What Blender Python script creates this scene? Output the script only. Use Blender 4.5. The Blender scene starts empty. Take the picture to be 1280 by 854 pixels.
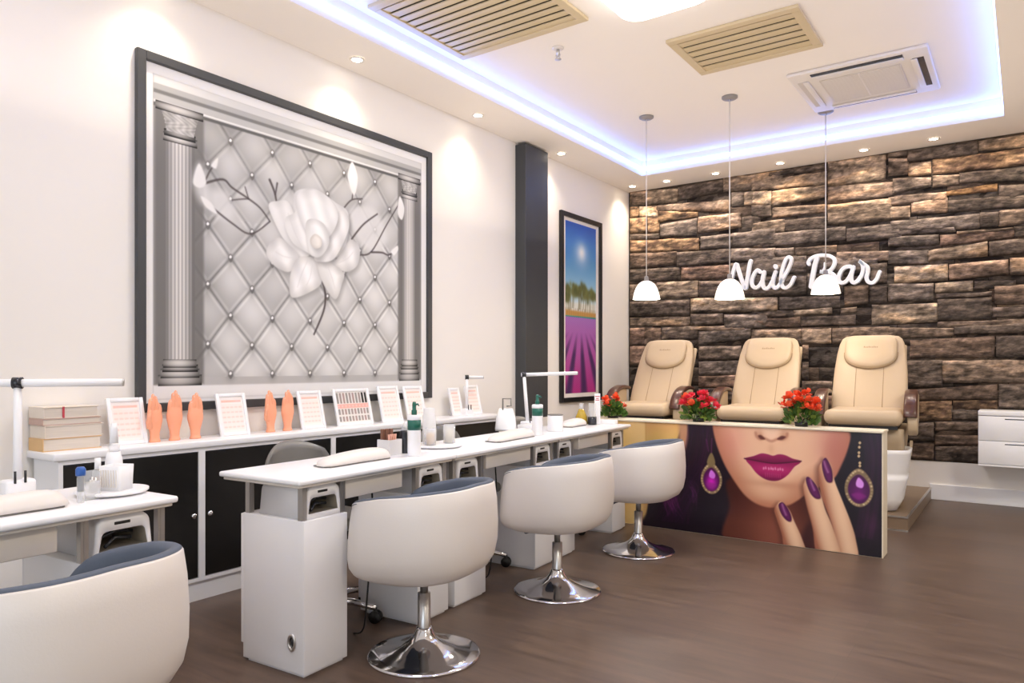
import bpy, bmesh, math, random
import numpy as np
from mathutils import Vector, Matrix, noise
random.seed(7)
SC = bpy.context.scene
COL = SC.collection
PI = math.pi

# ------------------------------------------------------------------ helpers
def lin(c):
    return tuple((x/12.92 if x <= .04045 else ((x+.055)/1.055)**2.4) for x in c)
def rgb(r, g, b): return lin((r/255, g/255, b/255))

class MB:
    """collects shapes and links them as ONE mesh object"""
    def __init__(s): s.v = []; s.f = []; s.s = []
    def add(s, vs, fs, smooth=False, M=None):
        o = len(s.v)
        for v in vs:
            v = Vector(v)
            if M is not None: v = M @ v
            s.v.append(v)
        for f in fs:
            s.f.append([i+o for i in f]); s.s.append(smooth)
        return s
    def box(s, x0, x1, y0, y1, z0, z1, M=None):
        vs = [(x, y, z) for z in (z0, z1) for y in (y0, y1) for x in (x0, x1)]
        return s.add(vs, [(0,2,3,1),(4,5,7,6),(0,1,5,4),(2,6,7,3),(0,4,6,2),(1,3,7,5)], False, M)
    def rbox(s, x0, x1, y0, y1, z0, z1, r=.01, seg=3, M=None):
        bm = bmesh.new()
        bmesh.ops.create_cube(bm, size=1)
        for v in bm.verts:
            v.co = Vector(((x0+x1)/2+v.co.x*(x1-x0), (y0+y1)/2+v.co.y*(y1-y0), (z0+z1)/2+v.co.z*(z1-z0)))
        r = min(r, .499*min(x1-x0, y1-y0, z1-z0))
        bmesh.ops.bevel(bm, geom=list(bm.edges), offset=r, segments=seg, profile=.5, affect='EDGES')
        s.bm(bm, True, M); bm.free(); return s
    def bm(s, bm, smooth=True, M=None):
        bm.verts.ensure_lookup_table(); bm.verts.index_update()
        return s.add([v.co.copy() for v in bm.verts], [[v.index for v in f.verts] for f in bm.faces], smooth, M)
    def rings(s, rings, cap0=True, cap1=True, smooth=True, closed=True, M=None):
        n = len(rings[0]); vs = [p for r in rings for p in r]; fs = []
        for i in range(len(rings)-1):
            for j in range(n if closed else n-1):
                k = (j+1) % n
                fs.append((i*n+j, i*n+k, (i+1)*n+k, (i+1)*n+j))
        if cap0: fs.append(list(range(n))[::-1])
        if cap1: fs.append([(len(rings)-1)*n+j for j in range(n)])
        return s.add(vs, fs, smooth, M)
    def lathe(s, prof, c=(0,0,0), n=32, M=None, cap0=True, cap1=True):
        R = [[(c[0]+r*math.cos(2*PI*j/n), c[1]+r*math.sin(2*PI*j/n), c[2]+z) for j in range(n)] for r, z in prof]
        return s.rings(R, cap0, cap1, True, True, M)
    def cyl(s, p0, p1, r0, r1=None, n=16, smooth=True):
        r1 = r0 if r1 is None else r1
        p0 = Vector(p0); p1 = Vector(p1); d = (p1-p0).normalized()
        a = d.orthogonal().normalized(); b = d.cross(a)
        R = [[p+a*(r*math.cos(2*PI*j/n))+b*(r*math.sin(2*PI*j/n)) for j in range(n)] for p, r in ((p0, r0), (p1, r1))]
        return s.rings(R, True, True, smooth)
    def tube(s, pts, r, n=10, flat=1.0):
        pts = [Vector(p) for p in pts]
        rs = r if isinstance(r, (list, tuple)) else [r]*len(pts)
        up = None; R = []
        for i, p in enumerate(pts):
            d = (pts[min(i+1, len(pts)-1)]-pts[max(i-1, 0)]).normalized()
            if up is None: up = d.orthogonal().normalized()
            a = (up-d*up.dot(d)).normalized(); up = a; b = d.cross(a)
            R.append([p+a*(rs[i]*math.cos(2*PI*j/n))+b*(rs[i]*flat*math.sin(2*PI*j/n)) for j in range(n)])
        return s.rings(R)
    def ell(s, c, rx, ry, rz, n=16, m=10, M=None):
        R = []
        for i in range(m+1):
            t = -PI/2+PI*i/m
            t = max(-PI/2+.02, min(PI/2-.02, t))
            R.append([(c[0]+rx*math.cos(t)*math.cos(2*PI*j/n), c[1]+ry*math.cos(t)*math.sin(2*PI*j/n), c[2]+rz*math.sin(t)) for j in range(n)])
        return s.rings(R, True, True, True, True, M)
    def prism(s, poly, fr, d0, d1, smooth=False):
        """poly in 2-D; fr = (origin,u,v,w)"""
        o, u, v, w = [Vector(x) for x in fr]
        R = [[o+u*a+v*b+w*d for a, b in poly] for d in (d0, d1)]
        return s.rings(R, True, True, smooth)
    def build(s, name, m, parent=None, bevel=0, seg=2, auto=None):
        me = bpy.data.meshes.new(name)
        me.from_pydata([tuple(v) for v in s.v], [], s.f)
        bm = bmesh.new(); bm.from_mesh(me)
        bmesh.ops.recalc_face_normals(bm, faces=bm.faces[:]); bm.to_mesh(me); bm.free()
        me.polygons.foreach_set('use_smooth', s.s)
        me.update()
        o = bpy.data.objects.new(name, me); COL.objects.link(o)
        if m: me.materials.append(m)
        if parent: o.parent = parent
        if bevel:
            b = o.modifiers.new('Bevel', 'BEVEL'); b.width = bevel; b.segments = seg; b.limit_method = 'ANGLE'
        return o

def tag(o, label=None, cat=None, group=None, kind=None):
    if label: o['label'] = label
    if cat: o['category'] = cat
    if group: o['group'] = group
    if kind: o['kind'] = kind
    return o
def thing(name, label, cat, loc=(0,0,0), rz=0, group=None):
    o = bpy.data.objects.new(name, None); COL.objects.link(o); o.empty_display_size = .05
    o.location = loc; o.rotation_euler = (0, 0, rz)
    return tag(o, label, cat, group)
def struct(name, mb, m, **k):
    return tag(mb.build(name, m, **k), kind='structure')
def copy_tree(o, parent=None):
    c = o.copy(); COL.objects.link(c)
    if parent is not None: c.parent = parent
    for ch in list(o.children): copy_tree(ch, c)
    return c
def spline(pts, n=8, closed=False):
    P = [np.array(p, float) for p in pts]; N = len(P); out = []
    for i in range(N if closed else N-1):
        if closed: a, b, c, d = P[i-1], P[i], P[(i+1) % N], P[(i+2) % N]
        else: a, b, c, d = P[max(i-1, 0)], P[i], P[i+1], P[min(i+2, N-1)]
        for k in range(n):
            t = k/n
            out.append(.5*((2*b)+(c-a)*t+(2*a-5*b+4*c-d)*t*t+(3*b-a-3*c+d)*t**3))
    if not closed: out.append(P[-1])
    return out

# ------------------------------------------------------------------ materials
def newmat(name):
    m = bpy.data.materials.new(name); m.use_nodes = True
    nt = m.node_tree; b = nt.nodes['Principled BSDF']
    return m, nt, b
def mat(name, c, rough=.5, metal=0, var=.04, scale=6, bump=0, bscale=60, emit=None, es=0, coat=0, spec=None, stretch=(1,1,1)):
    m, nt, b = newmat(name); L = nt.links.new
    tc = nt.nodes.new('ShaderNodeTexCoord'); mp = nt.nodes.new('ShaderNodeMapping')
    mp.inputs['Scale'].default_value = stretch; L(tc.outputs['Object'], mp.inputs['Vector'])
    nz = nt.nodes.new('ShaderNodeTexNoise'); nz.inputs['Scale'].default_value = scale; nz.inputs['Detail'].default_value = 4
    L(mp.outputs['Vector'], nz.inputs['Vector'])
    mx = nt.nodes.new('ShaderNodeMix'); mx.data_type = 'RGBA'
    mx.inputs['A'].default_value = (*[x*(1-var) for x in c], 1); mx.inputs['B'].default_value = (*[min(1, x*(1+var)) for x in c], 1)
    L(nz.outputs['Fac'], mx.inputs['Factor']); L(mx.outputs['Result'], b.inputs['Base Color'])
    b.inputs['Roughness'].default_value = rough; b.inputs['Metallic'].default_value = metal
    if coat: b.inputs['Coat Weight'].default_value = coat; b.inputs['Coat Roughness'].default_value = .1
    if spec is not None: b.inputs['Specular IOR Level'].default_value = spec
    if bump:
        n2 = nt.nodes.new('ShaderNodeTexNoise'); n2.inputs['Scale'].default_value = bscale; n2.inputs['Detail'].default_value = 5
        L(mp.outputs['Vector'], n2.inputs['Vector'])
        bp = nt.nodes.new('ShaderNodeBump'); bp.inputs['Strength'].default_value = bump; bp.inputs['Distance'].default_value = .01
        L(n2.outputs['Fac'], bp.inputs['Height']); L(bp.outputs['Normal'], b.inputs['Normal'])
    if emit: b.inputs['Emission Color'].default_value = (*emit, 1); b.inputs['Emission Strength'].default_value = es
    return m
def glassmat(name, c, rough=.05, alpha=.35, es=0):
    m, nt, b = newmat(name)
    b.inputs['Base Color'].default_value = (*c, 1); b.inputs['Roughness'].default_value = rough
    b.inputs['Alpha'].default_value = alpha
    return m
def attrmat(name, rough=.5, bump=0, bscale=40, var=0, stretch=(1,1,1), spec=.5, fine=0):
    m, nt, b = newmat(name); L = nt.links.new
    a = nt.nodes.new('ShaderNodeAttribute'); a.attribute_name = 'paint'
    b.inputs['Roughness'].default_value = rough; b.inputs['Specular IOR Level'].default_value = spec
    src = a.outputs['Color']
    if var or bump:
        tc = nt.nodes.new('ShaderNodeTexCoord'); mp = nt.nodes.new('ShaderNodeMapping'); mp.inputs['Scale'].default_value = stretch
        L(tc.outputs['Object'], mp.inputs['Vector'])
        nz = nt.nodes.new('ShaderNodeTexNoise'); nz.inputs['Scale'].default_value = bscale; nz.inputs['Detail'].default_value = 8; nz.inputs['Roughness'].default_value = .65
        L(mp.outputs['Vector'], nz.inputs['Vector'])
        if var:
            mr = nt.nodes.new('ShaderNodeMapRange'); mr.inputs['From Min'].default_value = .3; mr.inputs['From Max'].default_value = .7
            mr.inputs['To Min'].default_value = 1-var; mr.inputs['To Max'].default_value = 1+var
            L(nz.outputs['Fac'], mr.inputs['Value'])
            vm = nt.nodes.new('ShaderNodeVectorMath'); vm.operation = 'SCALE'
            L(src, vm.inputs[0]); L(mr.outputs['Result'], vm.inputs['Scale']); src = vm.outputs['Vector']
            if fine:
                n3 = nt.nodes.new('ShaderNodeTexNoise'); n3.inputs['Scale'].default_value = fine; n3.inputs['Detail'].default_value = 10; n3.inputs['Roughness'].default_value = .8
                L(mp.outputs['Vector'], n3.inputs['Vector'])
                m3 = nt.nodes.new('ShaderNodeMapRange'); m3.inputs['From Min'].default_value = .38; m3.inputs['From Max'].default_value = .62; m3.inputs['To Min'].default_value = .62; m3.inputs['To Max'].default_value = 1.38
                L(n3.outputs['Fac'], m3.inputs['Value'])
                v3 = nt.nodes.new('ShaderNodeVectorMath'); v3.operation = 'SCALE'; L(src, v3.inputs[0]); L(m3.outputs['Result'], v3.inputs['Scale']); src = v3.outputs['Vector']
        if bump:
            bp = nt.nodes.new('ShaderNodeBump'); bp.inputs['Strength'].default_value = bump; bp.inputs['Distance'].default_value = .02
            L(nz.outputs['Fac'], bp.inputs['Height']); L(bp.outputs['Normal'], b.inputs['Normal'])
    L(src, b.inputs['Base Color'])
    return m

M = {}
M['wall'] = mat('wall_paint', rgb(240,236,230), .7, var=.012, scale=2)
M['ceil'] = mat('ceiling_paint', rgb(244,238,232), .75, var=.012, scale=2)
M['white'] = mat('white_laminate', rgb(240,240,242), .3, var=.01)
M['leather_w'] = mat('white_leather', rgb(228,222,216), .36, var=.015, bump=.04, bscale=160)
M['slate'] = mat('slate_upholstery', rgb(84,93,108), .6, var=.06, bump=.05, bscale=120)
M['chrome'] = mat('chrome', (.82,.82,.84), .09, 1, var=.02)
M['steel'] = mat('brushed_steel', (.62,.61,.6), .3, 1, var=.04)
M['alu'] = mat('aluminium_profile', rgb(168,164,160), .35, .75, var=.04)
M['black'] = mat('black_laminate', rgb(30,29,28), .22, var=.15, scale=3)
M['blackp'] = mat('black_plastic', rgb(25,25,26), .4, var=.1)
M['frame'] = mat('dark_grey_frame', rgb(62,63,65), .45, var=.05)
M['pillar'] = mat('anthracite_panel', rgb(58,60,63), .45, var=.04)
M['beige'] = mat('beige_leather', rgb(194,172,142), .45, var=.03, bump=.05, bscale=90)
M['beige2'] = mat('beige_plastic', rgb(188,167,137), .4, var=.03)
M['wood'] = mat('dark_red_wood', rgb(76,44,32), .3, var=.5, scale=5, stretch=(1,8,8), coat=.1)
M['plat'] = mat('brown_wood_vinyl', rgb(128,108,88), .4, var=.1, scale=4, stretch=(1,6,1))
M['cream'] = mat('cream_board', rgb(232,220,196), .4, var=.02)
M['vent'] = mat('cream_vent_metal', rgb(208,190,154), .45, var=.02)
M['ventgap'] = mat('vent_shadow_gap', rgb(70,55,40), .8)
M['greyshell'] = mat('grey_seat_shell', rgb(118,116,112), .35, var=.05)
M['orange'] = mat('peach_silicone', rgb(250,172,136), .5, var=.04)
M['green'] = mat('dark_green_plastic', rgb(20,96,80), .35, var=.04)
M['blue'] = mat('blue_plastic', rgb(40,90,170), .35)
M['clear'] = glassmat('clear_acrylic', (.9,.92,.93), .05, .3)
M['frost'] = glassmat('frosted_acrylic', (.9,.9,.9), .3, .6)
M['dark'] = mat('dark_glass', rgb(38,40,46), .2, var=.2)
M['yellow'] = mat('amber_liquid', rgb(178,150,50), .2, var=.15)
M['pink'] = mat('pink_bristle', rgb(214,160,140), .5)
M['brown'] = mat('brown_print', rgb(120,80,62), .5, var=.3, scale=40)
M['chamber'] = mat('lamp_chamber', rgb(150,142,128), .3, 0, var=.5, scale=14)
M['paper'] = mat('aged_paper', rgb(214,204,192), .8, var=.12, scale=3, stretch=(2,2,90))
M['bcover1'] = mat('ivory_cover', rgb(226,214,200), .6, var=.05)
M['bcover2'] = mat('red_brown_cover', rgb(196,166,154), .6, var=.1)
M['bcover3'] = mat('tan_cover', rgb(222,182,130), .6, var=.08)
M['cloth'] = mat('white_terry_cloth', rgb(238,238,238), .85, var=.02, bump=.15, bscale=300)
M['leaf'] = mat('green_leaf', rgb(72,106,40), .5, var=.45, scale=30)
M['leaf2'] = mat('yellow_green_leaf', rgb(128,150,58), .5, var=.3, scale=30)
M['fl_red'] = mat('crimson_petal', rgb(232,52,74), .5, var=.15, scale=20)
M['fl_or'] = mat('orange_red_petal', rgb(244,88,44), .5, var=.15, scale=20)
M['acwhite'] = mat('ac_white_plastic', rgb(226,220,214), .4, var=.01)
M['acgrill'] = mat('ac_grille', rgb(206,198,190), .6, var=.03)
M['sign'] = mat('white_acrylic_letter_glow', rgb(246,247,250), .3, emit=(.86,.9,1), es=.08)  # faint bluish glow added, though the letters are no lamp
M['led'] = mat('led_strip_glow', (1,1,1), .5, emit=(.10,.28,1), es=13)
M['downglow'] = mat('downlight_glow', (1,1,1), .5, emit=(1,.86,.66), es=30)
M['panelglow'] = mat('ceiling_lamp_glow', (1,1,1), .5, emit=(1,.96,.9), es=6)
M['shade'] = mat('pendant_glass_glow', rgb(250,246,240), .4, emit=(1,.88,.72), es=1.0)
M['bulb'] = mat('bulb_glow', (1,1,1), .4, emit=(1,.85,.65), es=25)
M['redink'] = mat('red_print', rgb(196,70,84), .6)
M['canopy'] = mat('grey_canopy', rgb(150,146,142), .4, .3)

# floor: long brown vinyl planks
def floor_mat():
    m, nt, b = newmat('brown_vinyl_planks'); L = nt.links.new
    tc = nt.nodes.new('ShaderNodeTexCoord')
    mp = nt.nodes.new('ShaderNodeMapping'); mp.inputs['Rotation'].default_value = (0,0,0); L(tc.outputs['Object'], mp.inputs['Vector'])
    br = nt.nodes.new('ShaderNodeTexBrick'); br.inputs['Scale'].default_value = 1
    br.inputs['Brick Width'].default_value = 1.2; br.inputs['Row Height'].default_value = .18; br.inputs['Mortar Size'].default_value = .0012
    br.inputs['Color1'].default_value = (*rgb(90,73,62),1); br.inputs['Color2'].default_value = (*rgb(98,80,68),1); br.inputs['Mortar'].default_value = (*rgb(84,68,58),1)
    L(mp.outputs['Vector'], br.inputs['Vector'])
    m2 = nt.nodes.new('ShaderNodeMapping'); m2.inputs['Scale'].default_value = (1.2,9,1); L(tc.outputs['Object'], m2.inputs['Vector'])
    nz = nt.nodes.new('ShaderNodeTexNoise'); nz.inputs['Scale'].default_value = 2.5; nz.inputs['Detail'].default_value = 8; nz.inputs['Roughness'].default_value = .65; L(m2.outputs['Vector'], nz.inputs['Vector'])
    mr = nt.nodes.new('ShaderNodeMapRange'); mr.inputs['From Min'].default_value = .3; mr.inputs['From Max'].default_value = .72; mr.inputs['To Min'].default_value = .68; mr.inputs['To Max'].default_value = 1.3; L(nz.outputs['Fac'], mr.inputs['Value'])
    vm = nt.nodes.new('ShaderNodeVectorMath'); vm.operation = 'SCALE'; L(br.outputs['Color'], vm.inputs[0]); L(mr.outputs['Result'], vm.inputs['Scale'])
    L(vm.outputs['Vector'], b.inputs['Base Color'])
    r2 = nt.nodes.new('ShaderNodeMapRange'); r2.inputs['To Min'].default_value = .3; r2.inputs['To Max'].default_value = .5; L(nz.outputs['Fac'], r2.inputs['Value'])
    L(r2.outputs['Result'], b.inputs['Roughness'])
    return m
M['floor'] = floor_mat()

# ------------------------------------------------------------------ painted pictures (colour per vertex of a fine grid)
class Img:
    def __init__(s, x0, x1, z0, z1, res):
        s.x0, s.x1, s.z0, s.z1 = x0, x1, z0, z1
        s.nx = int((x1-x0)/res)+1; s.nz = int((z1-z0)/res)+1
        s.X, s.Z = np.meshgrid(np.linspace(x0, x1, s.nx), np.linspace(z0, z1, s.nz))
        s.c = np.zeros((s.nz, s.nx, 3)); s.res = res
        rs = np.random.RandomState(3); s.rs = rs
    def fill(s, col): s.c[:] = np.array(col)/255
    def win(s, x0, x1, z0, z1):
        i0 = int(max(0, (x0-s.x0)/(s.x1-s.x0)*(s.nx-1)-1)); i1 = int(min(s.nx, (x1-s.x0)/(s.x1-s.x0)*(s.nx-1)+3))
        j0 = int(max(0, (z0-s.z0)/(s.z1-s.z0)*(s.nz-1)-1)); j1 = int(min(s.nz, (z1-s.z0)/(s.z1-s.z0)*(s.nz-1)+3))
        return (slice(j0, max(j0, j1)), slice(i0, max(i0, i1)))
    def blend(s, w, a, col):
        a = a[..., None]; col = np.asarray(col)/255.
        s.c[w] = s.c[w]*(1-a)+col*a
    def segd(s, w, P, closed):
        X, Z = s.X[w], s.Z[w]; D = np.full(X.shape, 1e9); ins = np.zeros(X.shape, bool); T = np.zeros(X.shape)
        n = len(P)
        for i in range(n if closed else n-1):
            (ax, az), (bx, bz) = P[i][:2], P[(i+1) % n][:2]
            dx, dz = bx-ax, bz-az; l = dx*dx+dz*dz+1e-12
            t = np.clip(((X-ax)*dx+(Z-az)*dz)/l, 0, 1)
            d = np.hypot(X-ax-t*dx, Z-az-t*dz)
            T = np.where(d < D, (i+t)/n, T); D = np.minimum(D, d)
            if closed:
                if abs(dz) > 1e-12:
                    ins ^= ((az > Z) != (bz > Z)) & (X < (bx-ax)*(Z-az)/dz+ax)
        return (np.where(ins, -D, D) if closed else D), T
    def poly(s, pts, col, soft=None, alpha=1, smooth=True, shade=None):
        P = spline(pts, 6, True) if smooth else [np.array(p, float) for p in pts]
        soft = soft or s.res*1.2
        xs = [p[0] for p in P]; zs = [p[1] for p in P]
        w = s.win(min(xs)-soft*2, max(xs)+soft*2, min(zs)-soft*2, max(zs)+soft*2)
        if s.X[w].size == 0: return
        d, _ = s.segd(w, P, True)
        a = np.clip(.5-d/(2*soft), 0, 1); a = a*a*(3-2*a)*alpha
        cc = shade(s.X[w], s.Z[w], d) if shade else np.broadcast_to(np.array(col, float), s.X[w].shape+(3,))
        s.blend(w, a, cc)
    def stroke(s, pts, wd, col, soft=None, alpha=1, smooth=True, taper=0):
        P = spline(pts, 6) if smooth else pts
        soft = soft or s.res
        xs = [p[0] for p in P]; zs = [p[1] for p in P]; m = wd+soft*2
        w = s.win(min(xs)-m, max(xs)+m, min(zs)-m, max(zs)+m)
        if s.X[w].size == 0: return
        d, T = s.segd(w, P, False)
        a = np.clip(.5-(d-wd/2*(1-taper*T))/(2*soft), 0, 1)*alpha
        s.blend(w, a, col)
    def glow(s, x, z, rx, rz, col, alpha=1):
        d = ((s.X-x)/rx)**2+((s.Z-z)/rz)**2
        s.blend((slice(None), slice(None)), np.exp(-d)*alpha, col)
    def mesh(s, name, m, fn, parent=None):
        """fn(X,Z) -> (x,y,z) arrays"""
        co = np.stack(fn(s.X, s.Z), -1).reshape(-1, 3)
        i = np.arange(s.nz*s.nx).reshape(s.nz, s.nx)
        q = np.stack([i[:-1, :-1], i[:-1, 1:], i[1:, 1:], i[1:, :-1]], -1).reshape(-1, 4)
        return gridmesh(name, co, q, s.c.reshape(-1, 3), m, parent)
def gridmesh(name, co, q, col, m, parent=None, smooth=False):
    me = bpy.data.meshes.new(name)
    me.vertices.add(len(co)); me.vertices.foreach_set('co', np.asarray(co, 'f').ravel())
    me.loops.add(q.size); me.loops.foreach_set('vertex_index', q.astype('i').ravel())
    me.polygons.add(len(q)); me.polygons.foreach_set('loop_start', np.arange(0, q.size, 4, dtype='i'))
    me.polygons.foreach_set('use_smooth', np.full(len(q), smooth))
    me.update(calc_edges=True); me.validate()
    a = me.color_attributes.new('paint', 'FLOAT_COLOR', 'POINT')
    c = np.clip(np.asarray(col), 0, 1)
    l = np.where(c <= .04045, c/12.92, ((c+.055)/1.055)**2.4)
    a.data.foreach_set('color', np.concatenate([l, np.ones((len(l), 1))], 1).astype('f').ravel())
    o = bpy.data.objects.new(name, me); COL.objects.link(o); me.materials.append(m)
    if parent: o.parent = parent
    return o
M['print'] = attrmat('printed_picture', .45, spec=.3)
M['gloss'] = attrmat('printed_gloss_panel', .3, spec=.5)
M['stone'] = attrmat('split_stone', .8, bump=1.0, bscale=11, var=.45, stretch=(1,1,3.2), spec=.25, fine=26)

# ------------------------------------------------------------------ camera
cam = bpy.data.cameras.new('camera'); co = bpy.data.objects.new('camera', cam); COL.objects.link(co)
co.location = (0, 0, 1.2); co.rotation_euler = (PI/2, 0, math.radians(35.35))
cam.sensor_width = 36; cam.lens = 905/1280*36; cam.shift_y = (459-427)/1280
cam.clip_start = .05
SC.camera = co

# ------------------------------------------------------------------ room shell
XL, YB, ZC, ZU = -3.73, 7.6, 3.21, 3.36
XR, YF = 3.2, -3.4
TX0, TX1, TY0, TY1 = -3.29, -.14, .6, 7.0
struct('floor', MB().box(XL-.1, XR+.1, YF-.1, YB+.1, -.06, 0), M['floor'])
struct('wall_left', MB().box(XL-.1, XL, YF, YB, 0, 3.45), M['wall'])
struct('wall_right', MB().box(XR, XR+.1, YF, YB, 0, 3.45), M['wall'])
b = MB()
b.box(XL-.1, XR+.1, YB, YB+.1, 0, 3.45)
struct('wall_rear', b, M['wall'])
b = MB()
b.box(XL-.1, -3.0, YF-.1, YF, 0, 3.45).box(2.4, XR+.1, YF-.1, YF, 0, 3.45).box(-3.0, 2.4, YF-.1, YF, 2.7, 3.45)
struct('wall_front', b, M['wall'])
b = MB()
for x0, x1 in ((-3.0,-2.94),(-1.2,-1.14),(.54,.6),(2.34,2.4)): b.box(x0, x1, YF-.08, YF-.02, .0, 2.7)
b.box(-3.0, 2.4, YF-.08, YF-.02, 0, .06).box(-3.0, 2.4, YF-.08, YF-.02, 2.64, 2.7)
w1 = struct('window_1', b, M['frame'])
tag(MB().box(-2.94, 2.34, YF-.055, YF-.05, .06, 2.64).build('window_pane', M['clear'], w1))
# lowered border of the ceiling and the recessed tray
b = MB()
b.box(XL, TX0, YF, YB, ZC, ZU).box(TX1, XR, YF, YB, ZC, ZU).box(TX0, TX1, TY1, YB, ZC, ZU).box(TX0, TX1, YF, TY0, ZC, ZU)
struct('ceiling', b, M['ceil'])
struct('ceiling_tray', MB().box(XL, XR, YF, YB, ZU, ZU+.08), M['ceil'])
e = .012
struct('trim_1', MB().box(TX0, TX0+e, TY0+e, TY1-e, ZC+.05, ZC+.085).box(TX1-e, TX1, TY0+e, TY1-e, ZC+.05, ZC+.085)
       .box(TX0, TX1, TY1-e, TY1, ZC+.05, ZC+.085).box(TX0, TX1, TY0, TY0+e, ZC+.05, ZC+.085), M['led'])
struct('trim_2', MB().box(XL, -3.617, 5.308, 5.677, .74, ZC-.02), M['pillar'], bevel=.004)
# white plinth and skirting below the stone
struct('trim_3', MB().box(XL, XR, YB-.015, YB, .0, .345), M['wall'])
struct('baseboard_back', MB().box(-.71, XR, YB-.035, YB-.015, 0, .14), M['white'], bevel=.004)
struct('baseboard_left', MB().box(XL, XL+.015, 4.75, YB-.04, 0, .14).box(XL, XL+.015, YF, 1.4, 0, .14), M['white'])

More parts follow.
